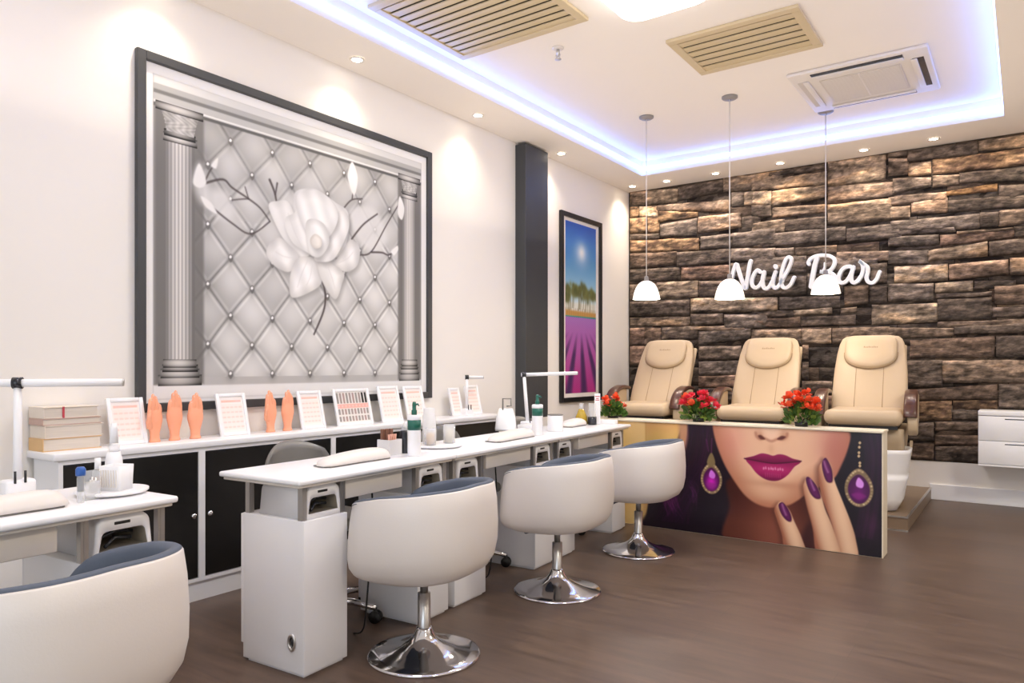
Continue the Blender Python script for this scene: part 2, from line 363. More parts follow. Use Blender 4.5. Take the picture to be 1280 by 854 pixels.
# split stone cladding
STONES=[(-371,-351,321,320,304,306,"M"),(-351,-313,320,317,302,303,"L"),(-313,-262,318,320,306,303,"D"),(-262,-201,321,320,302,306,"T"),(-371,-360,304,303,291,292,"O"),(-359,-337,303,301,288,291,"L"),(-336,-290,295,288,283,282,"O"),(-349,-254,302,297,284,297,"P"),(-253,-240,304,303,288,289,"G"),(-240,-216,303,301,287,289,"L"),(-371,-350,291,290,272,274,"O"),(-349,-335,290,294,270,272,"O"),(-371,-335,272,270,264,266,"D"),(-334,-291,280,282,262,265,"G"),(-290,-243,283,282,266,265,"P"),(-242,-223,277,278,261,260,"D"),(-371,-289,266,260,246,251,"O"),(-287,-252,261,261,246,247,"G"),(-252,-208,261,262,244,246,"G"),(-371,-314,250,248,233,232,"B"),(-314,-255,247,245,230,230,"D"),(-254,-208,245,242,229,232,"G"),(-371,-310,232,230,215,218,"D"),(-309,-255,230,228,214,215,"R"),(-371,-338,215,214,195,196,"M"),(-338,-290,215,214,196,196,"L"),(-289,-223,213,210,193,195,"D"),(-254,-223,230,227,211,213,"G"),(-371,-299,195,194,176,179,"D"),(-298,-206,195,191,177,179,"L"),(-371,-299,177,175,165,167,"T"),(-298,-262,178,177,166,165,"D"),(-261,-216,176,174,160,160,"G"),(-371,-353,165,165,144,144,"R"),(-353,-333,165,164,144,144,"B"),(-332,-290,164,165,150,149,"D"),(-298,-238,164,164,158,160,"M"),(-289,-233,159,160,150,143,"G"),(-371,-348,144,144,122,122,"R"),(-289,-243,143,142,128,127,"D"),(-289,-243,126,127,112,111,"G"),(-289,-243,110,112,99,98,"R"),(-289,-243,97,98,84,82,"D"),(-232,-215,319,318,313,314,"D"),(-215,-159,319,320,314,315,"D"),(-232,-159,312,312,299,303,"T"),(-158,-107,321,320,296,297,"T"),(-232,-212,302,300,286,288,"L"),(-212,-159,300,299,287,283,"T"),(-232,-212,288,286,274,275,"D"),(-211,-159,283,280,272,272,"M"),(-158,-100,297,293,279,280,"P"),(-158,-102,279,278,257,259,"T"),(-232,-199,270,270,256,259,"T"),(-199,-159,269,268,255,257,"D"),(-232,-221,258,257,243,243,"M"),(-220,-142,257,256,243,243,"G"),(-141,-94,254,254,240,241,"G"),(-189,-150,240,239,231,232,"M"),(-232,-190,242,240,232,234,"G"),(-150,-104,232,229,220,221,"P"),(-232,-178,234,231,213,215,"G"),(-232,-178,214,211,193,194,"G"),(-177,-114,230,225,210,214,"G"),(-177,-144,213,211,190,191,"G"),(-143,-122,198,198,180,178,"M"),(-121,-106,197,196,180,180,"D"),(-121,-106,218,218,198,198,"D"),(-204,-147,191,189,178,178,"G"),(-190,-154,177,178,172,172,"L"),(-146,-132,177,178,173,172,"T"),(-232,-190,178,177,171,172,"D"),(-183,-133,170,170,160,161,"D"),(-232,-184,169,170,160,161,"B"),(-232,-183,159,158,144,143,"M"),(-183,-155,158,158,143,144,"T"),(-154,-104,158,158,143,143,"M"),(-182,-176,142,142,128,128,"B"),(-182,-176,125,125,107,107,"D"),(-182,-154,106,106,93,93,"D"),(-182,-154,91,92,78,77,"R"),(-105,-89,320,320,315,316,"D"),(-89,-34,320,319,307,310,"D"),(-34,14,319,318,306,310,"T"),(-105,-88,316,313,298,299,"M"),(-88,-70,308,307,295,296,"T"),(-69,14,308,307,292,295,"O"),(-101,-70,296,293,284,281,"D"),(-69,-48,294,292,283,283,"M"),(-48,14,293,290,276,284,"D"),(-58,-20,278,280,273,274,"X"),(-105,-58,280,278,270,271,"P"),(-19,14,278,275,259,260,"D"),(-86,-57,272,272,259,261,"P"),(-105,-87,270,269,258,258,"T"),(-57,14,270,266,256,259,"D"),(-103,-33,256,255,242,246,"G"),(-33,-19,256,255,242,242,"D"),(-19,14,256,254,242,242,"M"),(-105,-64,242,240,230,233,"G"),(-103,-51,251,246,241,243,"G"),(-50,-8,241,240,238,238,"M"),(-63,-8,239,238,231,229,"R"),(-8,14,241,239,230,232,"D"),(-105,-72,229,227,214,216,"G"),(-72,-27,226,230,217,216,"T"),(-26,14,230,229,216,217,"D"),(-100,-57,214,213,198,198,"L"),(-56,-12,212,213,199,198,"B"),(-11,14,214,212,198,199,"M"),(-105,-68,198,196,180,181,"G"),(-67,-38,196,196,187,187,"L"),(-37,-7,196,195,189,188,"D"),(-66,-24,186,186,182,182,"D"),(-22,14,190,191,173,174,"B"),(-119,-65,179,178,161,160,"L"),(-65,-24,181,181,161,162,"D"),(-24,14,172,171,162,163,"D"),(-65,14,161,161,156,156,"M"),(-105,-52,157,155,148,146,"M"),(-52,16,156,158,149,149,"D"),(-87,-22,145,147,128,128,"B"),(-21,16,147,147,128,128,"D"),(-90,-61,126,126,102,101,"D"),(-61,16,126,126,107,106,"M"),(-90,-20,99,105,92,89,"B"),(-19,16,105,106,84,83,"D"),(-84,-54,88,90,72,70,"O"),(-53,-20,90,91,83,81,"O"),(-53,-20,80,82,74,72,"D"),(-90,-68,68,70,53,51,"D"),(-67,-14,70,73,65,62,"M"),(-67,-14,58,61,53,49,"B"),(-67,-14,48,52,38,34,"D"),(-90,-68,50,51,35,33,"B"),(-19,16,81,83,40,38,"D")]
TONE = dict(D=(86,75,67), L=(192,170,146), T=(160,138,116), M=(132,112,95), O=(154,120,86), X=(174,126,74), P=(140,119,104), G=(106,96,89), R=(118,92,78), B=(104,84,70))
def stone_wall():
    V = []; Q = []; C = []; off = 0
    rs = random.Random(11)
    extra = []
    z = .35
    while z < 3.2:                       # filler courses, shade painted into those behind the face stones, others to the right
        h = rs.choice((.14, .17, .2)); x = -3.72
        while x < 3.19:
            w = rs.uniform(.35, .95); x2 = min(3.19, x+w)
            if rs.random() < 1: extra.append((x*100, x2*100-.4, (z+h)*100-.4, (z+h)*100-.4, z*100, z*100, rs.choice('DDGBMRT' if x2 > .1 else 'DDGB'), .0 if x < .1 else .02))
            x = x2
        z += h
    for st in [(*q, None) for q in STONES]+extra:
        x0, x1, a, b_, c, d, t, dep = st
        x0, x1, a, b_, c, d = [v/100 for v in (x0, x1, a, b_, c, d)]
        x0 = max(x0, XL+.004); x1 = min(x1, 3.19)
        top = min(max(a, b_), ZC); 
        if x1-x0 < .03: continue
        a = min(a, ZC); b_ = min(b_, ZC); c = max(c, .346); d = max(d, .346)
        if a-d < .015: continue
        filler = dep is not None
        depth = dep if filler else rs.uniform(.012, .03)
        nx = max(4, int((x1-x0)/(.06 if filler else .022))); nz = max(4, int((a-d)/(.05 if filler else .018)))
        seed = rs.uniform(0, 100); base = (.62*np.array(TONE[t], float)+.38*np.array((114, 101, 91)))*rs.uniform(.9, 1.08)
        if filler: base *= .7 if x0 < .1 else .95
        for j in range(-1, nz+2):
            for i in range(-1, nx+2):
                u = min(max(i/nx, 0), 1); v = min(max(j/nz, 0), 1)
                zt = a+(b_-a)*u; zb = d+(c-d)*u
                edge = (i < 0 or j < 0 or i > nx or j > nz)
                x = x0+(x1-x0)*u; zz = zb+(zt-zb)*v
                n1 = noise.noise((x*3+seed, zz*11, seed)); n2 = noise.noise((x*11, zz*30, seed+9)); n3 = noise.noise((x*28, zz*45, seed+3))
                if not edge and not filler:
                    x += .006*noise.noise((zz*20, seed, 1)); zz += .008*noise.noise((x*7, seed, 4))
                ed = min(u*(x1-x0), (1-u)*(x1-x0), v*(zt-zb), (1-v)*(zt-zb))
                rnd = min(1, ed/.014)
                y = YB-.016 if edge else YB-.018-depth*(.55+.45*rnd)-.010*n1*rnd-.010*n2*rnd-.006*n3*rnd
                V.append((x, y, min(zz, ZC)))
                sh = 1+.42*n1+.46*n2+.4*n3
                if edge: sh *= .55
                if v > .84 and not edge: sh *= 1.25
                if v < .14: sh *= .68  # tops painted lighter and bottoms darker, imitating light from above
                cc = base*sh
                if t in 'LTMP' and n1 > .25: cc = cc*np.array((1.04, 1, .94))
                if t in 'OX' and n2 < -.1: cc = cc*np.array((.8, .78, .82))
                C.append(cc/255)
        W = nx+3; H = nz+3
        idx = np.arange(W*H).reshape(H, W)+off
        Q.append(np.stack([idx[:-1, :-1], idx[:-1, 1:], idx[1:, 1:], idx[1:, :-1]], -1).reshape(-1, 4)); off += W*H
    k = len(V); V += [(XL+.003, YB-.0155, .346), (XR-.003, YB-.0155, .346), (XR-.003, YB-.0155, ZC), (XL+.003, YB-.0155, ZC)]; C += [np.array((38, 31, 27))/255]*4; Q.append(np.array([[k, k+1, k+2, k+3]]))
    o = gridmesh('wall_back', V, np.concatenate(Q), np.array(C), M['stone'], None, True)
    tag(o, kind='structure')
stone_wall()

# ------------------------------------------------------------------ big framed mural of a white magnolia on tufted leather
def frame_bars(y0, y1, z0, z1, w, x0, x1):
    b = MB()
    b.box(x0, x1, y0, y0+w, z0, z1).box(x0, x1, y1-w, y1, z0, z1).box(x0, x1, y0+w, y1-w, z0, z0+w).box(x0, x1, y0+w, y1-w, z1-w, z1)
    return b
def mural():
    t = thing('framed_mural', 'huge dark framed grey mural of a white magnolia on tufted leather between columns', 'picture', (XL, 3.03, .965))
    def loc(o): o.location = (-XL, -3.03, -.965); return o
    im = Img(1955, 4118, 1005, 2790, 4.6)
    X, Z = im.X, im.Z
    im.fill((238, 237, 236))
    # inner niche
    def shade_niche(x, z, d):
        g = 150+0*x
        return np.stack([g, g, g*.99], -1)
    im.poly([(2000, 1030), (4058, 1030), (4058, 2735), (2000, 2735)], (150, 148, 146), smooth=False)
    im.poly([(2000, 1030), (4058, 1030), (4058, 1105), (2000, 1105)], (233, 232, 231), smooth=False)
    im.poly([(2030, 1100), (4030, 1100), (3960, 1158), (2100, 1158)], (186, 184, 182), smooth=False)
    # tufted leather
    w = im.win(2235, 3815, 1155, 2620)
    x, z = im.X[w], im.Z[w]
    a = (x-2453)/282.5; bb = (z-1157)/334.
    wob = .02*np.sin(z/110)+.015*np.sin(x/90)
    p, q = a+bb+wob, a-bb+wob
    fp = p-np.floor(p); fq = q-np.floor(q)
    dp = np.minimum(fp, 1-fp); dq = np.minimum(fq, 1-fq)
    h = np.sin(PI*fp)*np.sin(PI*fq)
    gx = np.cos(PI*fp)*np.sin(PI*fq); gz = np.sin(PI*fp)*np.cos(PI*fq)
    base = 193-16*np.clip((z-1900)/700, 0, 1)-30*np.exp(-((x-2250)/150)**2)-22*np.exp(-((z-2600)/110)**2)-14*np.exp(-((x-2750)/330)**2-((z-1780)/230)**2)
    sharp = np.where(z < 2050, 1., .55)
    s = base+15*h-16*(gx-gz)*.6+sharp*(-38*np.exp(-(np.minimum(dp, dq)/.035)**2)+20*np.exp(-((np.minimum(dp, dq)-.075)/.04)**2))
    s = s+6*np.sin(x/57+z/83)
    s[z > 2585] -= 25; s = s+7*h
    im.c[w] = np.clip(np.stack([s, s*.995, s*.985], -1)/255, 0, 1)
    # entablature with mouldings
    for za, zb, g in ((2690, 2735, 214), (2660, 2690, 176), (2640, 2660, 120), (2606, 2640, 186), (2590, 2606, 222), (2572, 2590, 90)):
        im.poly([(2003, za), (4056, za), (4056, zb), (2003, zb)], (g, g, g-1), smooth=False, soft=5)
    # columns
    def column(cx, r, ztop, zcap, zb, zf):
        im.poly([(cx-r*1.95, zf), (cx+r*1.9, zf), (cx+r*1.9, 2580), (cx-r*1.95, 2580)], (112, 110, 108), smooth=False, soft=12, alpha=.85)
        w = im.win(cx-r, cx+r, zb, zcap); u = np.clip((im.X[w]-cx)/r, -1, 1)
        s = 168+34*np.cos((u+.15)*PI/2*1.1)-40*np.abs(u)**3+32*np.cos(u*PI*7)*np.sqrt(np.clip(1-u*u, 0, 1))
        im.c[w] = np.stack([s, s*.985, s*.97], -1)/255
        def ring(z0, z1, rr, g):
            w = im.win(cx-rr, cx+rr, z0, z1); u = (im.X[w]-cx)/rr; v = (im.Z[w]-z0)/(z1-z0)
            s = g+38*np.cos((u+.2)*PI/2)-46*u*u+24*(v-.5)-30*np.abs(2*v-1)**3
            im.c[w] = np.clip(np.stack([s, s*.985, s*.97], -1)/255, 0, 1)
        hgt = zb-zf
        ring(zf, zf+hgt*.34, r*1.62, 158); ring(zf+hgt*.34, zf+hgt*.6, r*1.42, 172); ring(zf+hgt*.6, zf+hgt*.78, r*1.3, 150); ring(zf+hgt*.78, zb, r*1.18, 176)
        ring(zcap, zcap+28, r*1.2, 178); ring(zcap+28, zcap+46, r*1.12, 120)
        w = im.win(cx-r*1.6, cx+r*1.6, zcap+46, ztop-22)
        v = (im.Z[w]-zcap-46)/(ztop-22-zcap-46); u = (im.X[w]-cx)/r
        m = np.abs(u) < 1.1+.45*v**1.6
        s = 158+26*np.cos(u)-26*u*u*.4+24*np.sin(u*9+3*np.sin(v*9))*np.sin(v*17+u*3)
        im.c[w] = np.where(m[..., None], np.clip(np.stack([s, s*.99, s*.98], -1)/255, 0, 1), im.c[w])
        ring(ztop-22, ztop+4, r*1.75, 168)
    column(2150, 72, 2590, 2412, 1234, 1109)
    column(3930, 62, 2600, 2445, 1246, 1109)
    # crystal buttons
    for k in range(-1, 6):
        for j in range(0, 9):
            bx = 2453+282.5*(k+(.5 if j % 2 else 0)); bz = 1157+167*j
            if bx < 2280 or bx > 3740 or bz > 2560: continue
            im.glow(bx, bz-6, 30, 34, (120, 118, 116), .55)
            im.poly([(bx-16, bz), (bx, bz+25), (bx+16, bz), (bx, bz-25)], (112, 110, 108), soft=4)
            im.poly([(bx-10, bz+4), (bx-2, bz+17), (bx+8, bz+8), (bx, bz-2)], (250, 250, 250), soft=4)
    # blurred side blossoms, branches and buds
    for pts in ([(3346,2240),(3473,2319),(3583,2298),(3651,2227),(3697,2101),(3561,2016),(3430,2063)], [(2226,2213),(2262,2323),(2305,2228),(2330,2120),(2270,2110)], [(2330,2180),(2420,2200),(2480,2120),(2440,2040),(2350,2060)]):
        im.poly(pts, (226, 225, 224), soft=34, alpha=.8)
    br = (70, 62, 62)
    for pts, wd in (([(2288,2219),(2403,2266),(2463,2231),(2570,2188),(2650,2147),(2716,2081)], 13), ([(2570,2188),(2547,2252)], 8), ([(2570,2188),(2520,2176),(2463,2160)], 8),
        ([(2317,2107),(2463,2026),(2586,1984),(2716,2077)], 11), ([(2288,2219),(2320,2290),(2345,2330)], 9), ([(2716,2329),(2749,2265),(2766,2199)], 16), ([(2770,2320),(2757,2250)], 11),
        ([(3295,2260),(3367,2331),(3462,2357)], 10), ([(3371,2340),(3392,2455)], 9), ([(3367,2067),(3473,2182),(3605,2277)], 13), ([(3441,1968),(3549,2006),(3697,2218),(3839,2412)], 11),
        ([(3549,2001),(3651,2011),(3720,2003),(3791,2055)], 13), ([(3117,1753),(3142,1671),(3126,1563),(3050,1411)], 17)):
        im.stroke(pts, wd, br, soft=5, alpha=.9, taper=.3)
    for pts in ([(2222,2215),(2258,2323),(2302,2228),(2262,2190)], [(3332,2480),(3371,2590),(3421,2493),(3388,2365)], [(2270,2145),(2331,2120),(2366,2065),(2300,2090)], [(3827,2443),(3876,2367),(3851,2277),(3806,2321)], [(3740,2030),(3800,2080),(3810,2050),(3770,2010)], [(2330,2330),(2372,2380),(2362,2320)]):
        im.poly(pts, (236, 235, 234), soft=7)
    # magnolia petals
    def petal(pts, hi, lo, fall, lx=0):
        xs = [p_[0] for p_ in pts]; zs = [p_[1] for p_ in pts]; cx = sum(xs)/len(xs); cz = sum(zs)/len(zs)
        def sh(x, z, d):
            k = np.clip(-d/fall, 0, 1)[..., None]
            v = np.array(lo)*(1-k)+np.array(hi)*k
            v = v*(1+.035*np.sin((x-cx)*.05+(z-cz)*.02)[..., None])+(lx*(x-cx)/200)[..., None]
            return np.clip(v, 0, 255)
        im.poly([(p_[0]+14, p_[1]-20) for p_ in pts], (120, 118, 116), soft=26, alpha=.45)
        im.poly(pts, None, soft=5, shade=sh)
    W_, G_ = (238, 237, 236), (214, 212, 210)
    petal([(2905,2295),(3013,2339),(3107,2335),(3224,2289),(3325,2253),(3346,2161),(3325,2048),(3284,1964),(3146,1885),(3050,1904),(2940,1979),(2896,2104),(2887,2204)], (236,235,234), (216,215,214), 50)
    petal([(2707,2172),(2780,2215),(2852,2220),(2913,2121),(2995,1956),(3013,1914),(2940,1883),(2852,1952),(2783,2028)], W_, (222,221,219), 50)
    petal([(3224,1902),(3325,2032),(3367,2062),(3430,2031),(3441,1968),(3409,1884),(3305,1838),(3165,1887)], (238,237,236), (205,203,201), 60)
    petal([(2691,1887),(2716,1947),(2783,1992),(2852,1959),(2931,1889),(2869,1794),(2783,1799),(2716,1841)], (240,239,238), (206,204,202), 55)
    petal([(2931,1889),(3032,1902),(3069,1884),(3111,1752),(3013,1676),(2878,1632),(2860,1721),(2878,1810)], (242,241,240), (212,210,207), 60)
    petal([(3069,1884),(3165,1887),(3295,1832),(3284,1761),(3224,1647),(3117,1753)], (240,239,237), (208,206,203), 55)
    petal([(2896,2162),(2940,2214),(3013,2078),(3050,1919),(2995,1927),(2887,1971),(2826,2063),(2834,2123)], W_, (220,219,217), 45)
    petal([(3146,2145),(3284,2245),(3346,2161),(3284,2011),(3204,1907),(3107,1881),(3050,1896),(3090,2000)], W_, (222,220,218), 45)
    petal([(2930,2290),(3060,2335),(3180,2300),(3250,2200),(3180,2060),(3060,2010),(2960,2090),(2915,2200)], (242,242,241), (224,223,222), 60)
    petal([(2985,2110),(3050,2150),(3140,2120),(3175,2020),(3120,1930),(3060,1905),(3000,1950)], (244,244,243), (214,213,211), 45)
    petal([(3020,2020),(3060,2055),(3110,2030),(3105,1980),(3060,1960),(3025,1980)], (236,232,226), (214,209,202), 22)
    im.stroke([(3070,1880),(3090,1790)], 5, (200,198,195), soft=4, alpha=.7)
    for ln in ([(3000,1880),(2950,1780),(2920,1700)],[(3040,1885),(3020,1780),(2990,1720)],[(3160,1860),(3200,1780),(3220,1720)],[(2900,1880),(2820,1880),(2760,1900)],[(3250,1890),(3330,1930),(3380,1980)],[(2850,2150),(2900,2040),(2960,1950)]):
        im.stroke(ln, 5, (214,212,210), soft=5, alpha=.6)
    loc(im.mesh('mural_print', M['print'], lambda X, Z: (0*X+XL+.012, X/1000, Z/1000), t))
    loc(frame_bars(1.908, 4.16, .965, 2.838, .047, XL+.002, XL+.034).build('frame', M['frame'], t, bevel=.004))
    return t
mural()

# ------------------------------------------------------------------ narrow framed lavender picture
def lavender():
    t = thing('framed_picture', 'tall narrow black framed picture of a purple lavender field under blue sky', 'picture', (XL, 6.47, .85))
    def loc(o): o.location = (-XL, -6.47, -.85); return o
    im = Img(6085, 6850, 885, 2705, 6)
    im.fill((236, 230, 222))
    w = im.win(6156, 6780, 946, 2645); x, z = im.X[w], im.Z[w]
    k = np.clip((z-1830)/(2640-1830), 0, 1)[..., None]
    sky = np.array((214, 232, 240))*(1-k)**2.2+np.array((86, 178, 214))*(2.2*k*(1-k))*.8+np.array((52, 92, 178))*k**1.5
    im.c[w] = np.clip(sky, 0, 255)/255
    im.glow(6470, 2360, 130, 120, (226, 240, 246), .75); im.glow(6480, 2370, 60, 60, (250, 252, 252), .95)
    im.poly([(6156,1740),(6780,1730),(6780,1860),(6156,1850)], (226,228,220), smooth=False, soft=20)
    rs = np.random.RandomState(5)
    for cx, cz, r in ((6200,1960,75),(6330,1990,80),(6400,1970,70),(6470,1985,85),(6560,1960,80),(6650,1950,75),(6740,1945,80),(6180,1900,60)):
        for _ in range(16):
            a, b_ = rs.normal(0, .5, 2); g = rs.uniform(.8, 1.2)
            im.glow(cx+a*r, cz+b_*r*.7, 26, 30, (104*g, 108*g, 62*g), .75)
        for _ in range(4):
            xx = cx+rs.uniform(-60, 60); im.stroke([(xx, cz-20), (xx+8, cz-110), (xx, cz-190)], 8, (120, 116, 80), soft=6, alpha=.7)
    im.poly([(6156,1712),(6780,1706),(6780,1766),(6156,1772)], (196,150,84), smooth=False, soft=16)
    for xx in range(6160, 6780, 37): im.stroke([(xx, 1710), (xx+4, 1790)], 10, (150,110,60), soft=8, alpha=.6)
    im.poly([(6156,1672),(6780,1684),(6780,1722),(6156,1716)], (52,140,140), smooth=False, soft=8)
    w = im.win(6156, 6780, 946, 1690); x, z = im.X[w], im.Z[w]
    k = np.clip((1690-z)/740, 0, 1)[..., None]
    col = np.array((164, 112, 184))*(1-k)+np.array((178, 56, 130))*k
    ang = (x-6450)/(1760-z+25)
    row = .5+.5*np.sin(ang*17)
    dk = (np.clip((1560-z)/240, 0, 1)*np.clip(row*1.6-.55, 0, 1))[..., None]
    im.c[w] = np.clip(col*(1-dk)+np.array((74, 46, 92))*dk+14*np.sin(x*.9+z*.7)[..., None], 0, 255)/255
    for (a, b_) in ((6085, 6156), (6780, 6850)):
        w = im.win(a+12 if a > 6700 else a, b_-12 if a < 6700 else b_, 885, 2705); im.c[w] = np.array((236, 230, 222))/255
    loc(im.mesh('picture_print', M['print'], lambda X, Z: (0*X+XL+.012, X/1000, Z/1000), t))
    loc(frame_bars(6.05, 6.885, .85, 2.74, .046, XL+.002, XL+.035).build('frame', M['blackp'], t, bevel=.004))
lavender()

# ------------------------------------------------------------------ counter with the printed portrait panel
def counter():
    Y = 5.04
    t = thing('pedicure_counter', 'low cream counter with a glossy printed close-up of dark lips and painted nails', 'counter', (-1.76, Y+.09, 0))
    def loc(o): o.location = (1.76, -Y-.09, 0); return o
    loc(MB().box(-2.8, -.727, Y, Y+.17, .0, .785).build('counter_body', M['cream'], t, bevel=.003))
    loc(MB().box(-2.8, -.722, Y-.012, Y+.175, .785, .8).build('counter_top', M['cream'], t, bevel=.003))
    im = Img(-2795, -735, 4, 783, 3.7)
    im.fill((20, 12, 22))
    X, Z = im.X, im.Z
    # golden left field
    im.poly([(-2900,-50),(-2900,850),(-2050,850),(-2052,790),(-2060,735),(-2110,600),(-2180,470),(-2260,340),(-2310,200),(-2330,60),(-2330,-50)], None, soft=12,
        shade=lambda x, z, d: np.stack([214+18*np.sin(x/70)+0*z, 172+16*np.sin(x/70)+10*np.cos(z/90), 104+10*np.sin(x/50)+0*z], -1))
    im.poly([(-2900,-50),(-2900,850),(-2340,850),(-2335,600),(-2345,300),(-2370,-50)], (228,196,136), soft=18, alpha=.75, smooth=False)
    im.stroke([(-2336,800),(-2334,560),(-2338,420)], 9, (176,130,66), soft=6, alpha=.6)
    # warm shoulder/skin sliver beside the hair
    im.poly([(-2062,850),(-1970,850),(-1960,770),(-1990,640),(-2050,540),(-2085,560),(-2075,700)], (196,146,112), soft=22)
    # hair
    rs = np.random.RandomState(9)
    im.poly([(-1985,850),(-1780,850),(-1700,560),(-1660,380),(-1640,200),(-1640,-40),(-2330,-40),(-2320,120),(-2250,330),(-2130,480),(-2040,560),(-2005,680)], (24,13,28), soft=16)
    for k in range(70):
        x0 = rs.uniform(-2000, -1800); 
        im.stroke([(x0, 790), (x0-30+rs.uniform(-30, 30), 560), (x0-110+rs.uniform(-80, 40), 330), (x0-190+rs.uniform(-140, 60), 60)], rs.uniform(3, 8), (58+rs.uniform(-12, 30), 22, 60+rs.uniform(-10, 26)), soft=5, alpha=.13)
    for k in range(46):
        a = rs.uniform(0, 1); cx, cz = -2150+rs.uniform(-55, 55), 240+rs.uniform(-70, 70)
        im.stroke([(cx-60, cz+70), (cx, cz+rs.uniform(-10, 20)), (cx+rs.uniform(10, 60), cz-80)], rs.uniform(3, 6), (120, 44, 112), soft=5, alpha=.3)
    for k in range(14):
        cx, cz = -1960+rs.uniform(-30, 30), 270+rs.uniform(-60, 60)
        im.stroke([(cx-25, cz+50), (cx+rs.uniform(-6, 16), cz), (cx-6, cz-60)], 4, (104, 44, 100), soft=5, alpha=.35)
    # neck
    im.poly([(-1690,420),(-1700,218),(-1710,-40),(-1100,-40),(-1080,120),(-1150,320),(-1260,340)], None, soft=18,
        shade=lambda x, z, d: np.stack([92+40*np.exp(-((x+1400)/180)**2)-30*np.clip((z-120)/200, 0, 1), 46+28*np.exp(-((x+1400)/180)**2)-24*np.clip((z-120)/200, 0, 1), 36+22*np.exp(-((x+1400)/180)**2)-18*np.clip((z-120)/200, 0, 1)], -1))
    im.poly([(-1060,300),(-1130,60),(-1090,-40),(-1210,-40),(-1200,120)], (52,22,26), soft=26, alpha=.8)
    # face
    def face(x, z, d):
        k = np.clip(-d/150, 0, 1)[..., None]
        c = np.array((186, 122, 92))*(1-k)+np.array((238, 192, 158))*k
        r = np.exp(-((x+1690)/110)**2-((z-680)/160)**2)[..., None]; c = c*(1-.42*r)+np.array((206,120,112))*.42*r
        r = np.exp(-((x+1010)/120)**2-((z-690)/190)**2)[..., None]; c = c*(1-.6*r)+np.array((176,98,92))*.6*r
        r = np.exp(-((x+1400)/190)**2-((z-340)/60)**2)[..., None]; c = c*(1-.25*r)+np.array((248,212,178))*.25*r
        r = np.exp(-((x+1390)/170)**2-((z-405)/26)**2)[..., None]; c = c*(1-.45*r)+np.array((176,112,86))*.45*r
        r = np.exp(-((x+1240)/130)**2-((z-360)/80)**2)[..., None]; c = c*(1-.25*r)+np.array((180,116,86))*.25*r
        r = np.exp(-((x+1400)/330)**2-((z-262)/24)**2)[..., None]; c = c*(1-.2*r)+np.array((180,110,84))*.2*r
        return np.clip(c, 0, 255)
    im.poly([(-1822,900),(-1820,821),(-1814,738),(-1784,629),(-1728,500),(-1661,396),(-1585,305),(-1499,255),(-1404,244),(-1302,271),(-1241,309),(-1182,357),(-1046,452),(-990,508),(-943,622),(-915,725),(-905,800),(-905,900)], None, soft=9, shade=face)
    # nose
    im.glow(-1490, 735, 30, 34, (196,140,112), .6); im.glow(-1326, 740, 30, 34, (196,140,112), .6)
    im.poly([(-1468,800),(-1455,740),(-1425,712),(-1395,712),(-1368,742),(-1355,800)], (246,206,178), soft=26, alpha=.85)
    im.stroke([(-1516,748),(-1508,722),(-1484,706),(-1455,712),(-1412,696),(-1370,712),(-1338,712),(-1312,730),(-1306,752)], 13, (168,104,84), soft=9, alpha=.75)
    im.poly([(-1500,728),(-1478,733),(-1452,708),(-1482,706)], (96,44,40), soft=7); im.poly([(-1372,712),(-1344,735),(-1316,730),(-1340,710)], (96,44,40), soft=7)
    im.glow(-1412, 645, 22, 36, (214,160,130), .5)
    # lips
    im.poly([(-1593,565),(-1531,586),(-1478,608),(-1436,606),(-1399,598),(-1363,610),(-1322,608),(-1271,588),(-1217,574),(-1261,540),(-1340,540),(-1399,530),(-1478,535),(-1552,548)], None, soft=4,
        shade=lambda x, z, d: np.stack([118+34*np.clip((z-560)/40, 0, 1)+0*x, 12+18*np.clip((z-565)/40, 0, 1)+0*x, 68+20*np.clip((z-560)/40, 0, 1)+0*x], -1))
    def low(x, z, d):
        k = np.exp(-((z-505)/34)**2-((x+1400)/150)**2)[..., None]
        c = np.array((146, 18, 84))*(1-k)+np.array((190, 44, 112))*k
        return c*(1-.3*np.clip((470-z)/60, 0, 1))[..., None]
    im.poly([(-1579,557),(-1478,549),(-1399,545),(-1322,553),(-1226,569),(-1261,532),(-1302,476),(-1353,437),(-1404,426),(-1457,436),(-1509,469),(-1547,514)], None, soft=4, shade=low)
    im.stroke([(-1593,565),(-1478,552),(-1399,546),(-1322,556),(-1217,574)], 7, (70,6,38), soft=4)
    for k, x0 in enumerate((-1462,-1448,-1428,-1412,-1400,-1384,-1366,-1352,-1336)): im.poly([(x0-5,506+(k%3)*3),(x0,517+(k%2)*5),(x0+6,507),(x0,498+(k%2)*4)], (240,180,206), soft=5, alpha=.75)
    for x0 in np.arange(-1450, -1350, 14): im.stroke([(x0, 476), (x0+2, 452)], 4, (214,96,146), soft=4, alpha=.5)
    # right hair
    im.poly([(-905,850),(-700,850),(-700,-40),(-868,-40),(-880,107),(-912,214),(-958,340),(-1000,450),(-985,520),(-940,630),(-912,730)], (22,11,24), soft=14, alpha=1)
    for k in range(36):
        x0 = rs.uniform(-850, -740); im.stroke([(x0, 780), (x0+20, 600), (x0-10, 300), (x0-40, 120)], rs.uniform(4, 9), (70,26,66), soft=7, alpha=.14)
    im.glow(-790, 200, 40, 80, (96,40,84), .4); im.glow(-770, 640, 30, 120, (60,28,58), .35)
    # hand
    def skin(ax, az, bx, bz, w):
        def f(x, z, d):
            t_ = ((x-ax)*(bx-ax)+(z-az)*(bz-az))/((bx-ax)**2+(bz-az)**2)
            s_ = ((x-ax)*(bz-az)-(z-az)*(bx-ax))/math.hypot(bx-ax, bz-az)/w
            k = np.clip(1-(s_+.25)**2*.9, 0, 1)[..., None]
            c = np.array((166,104,78))*(1-k)+np.array((240,200,164))*k
            return np.clip(c*(1-.1*np.clip(t_-.6, 0, 1))[..., None], 0, 255)
        return f
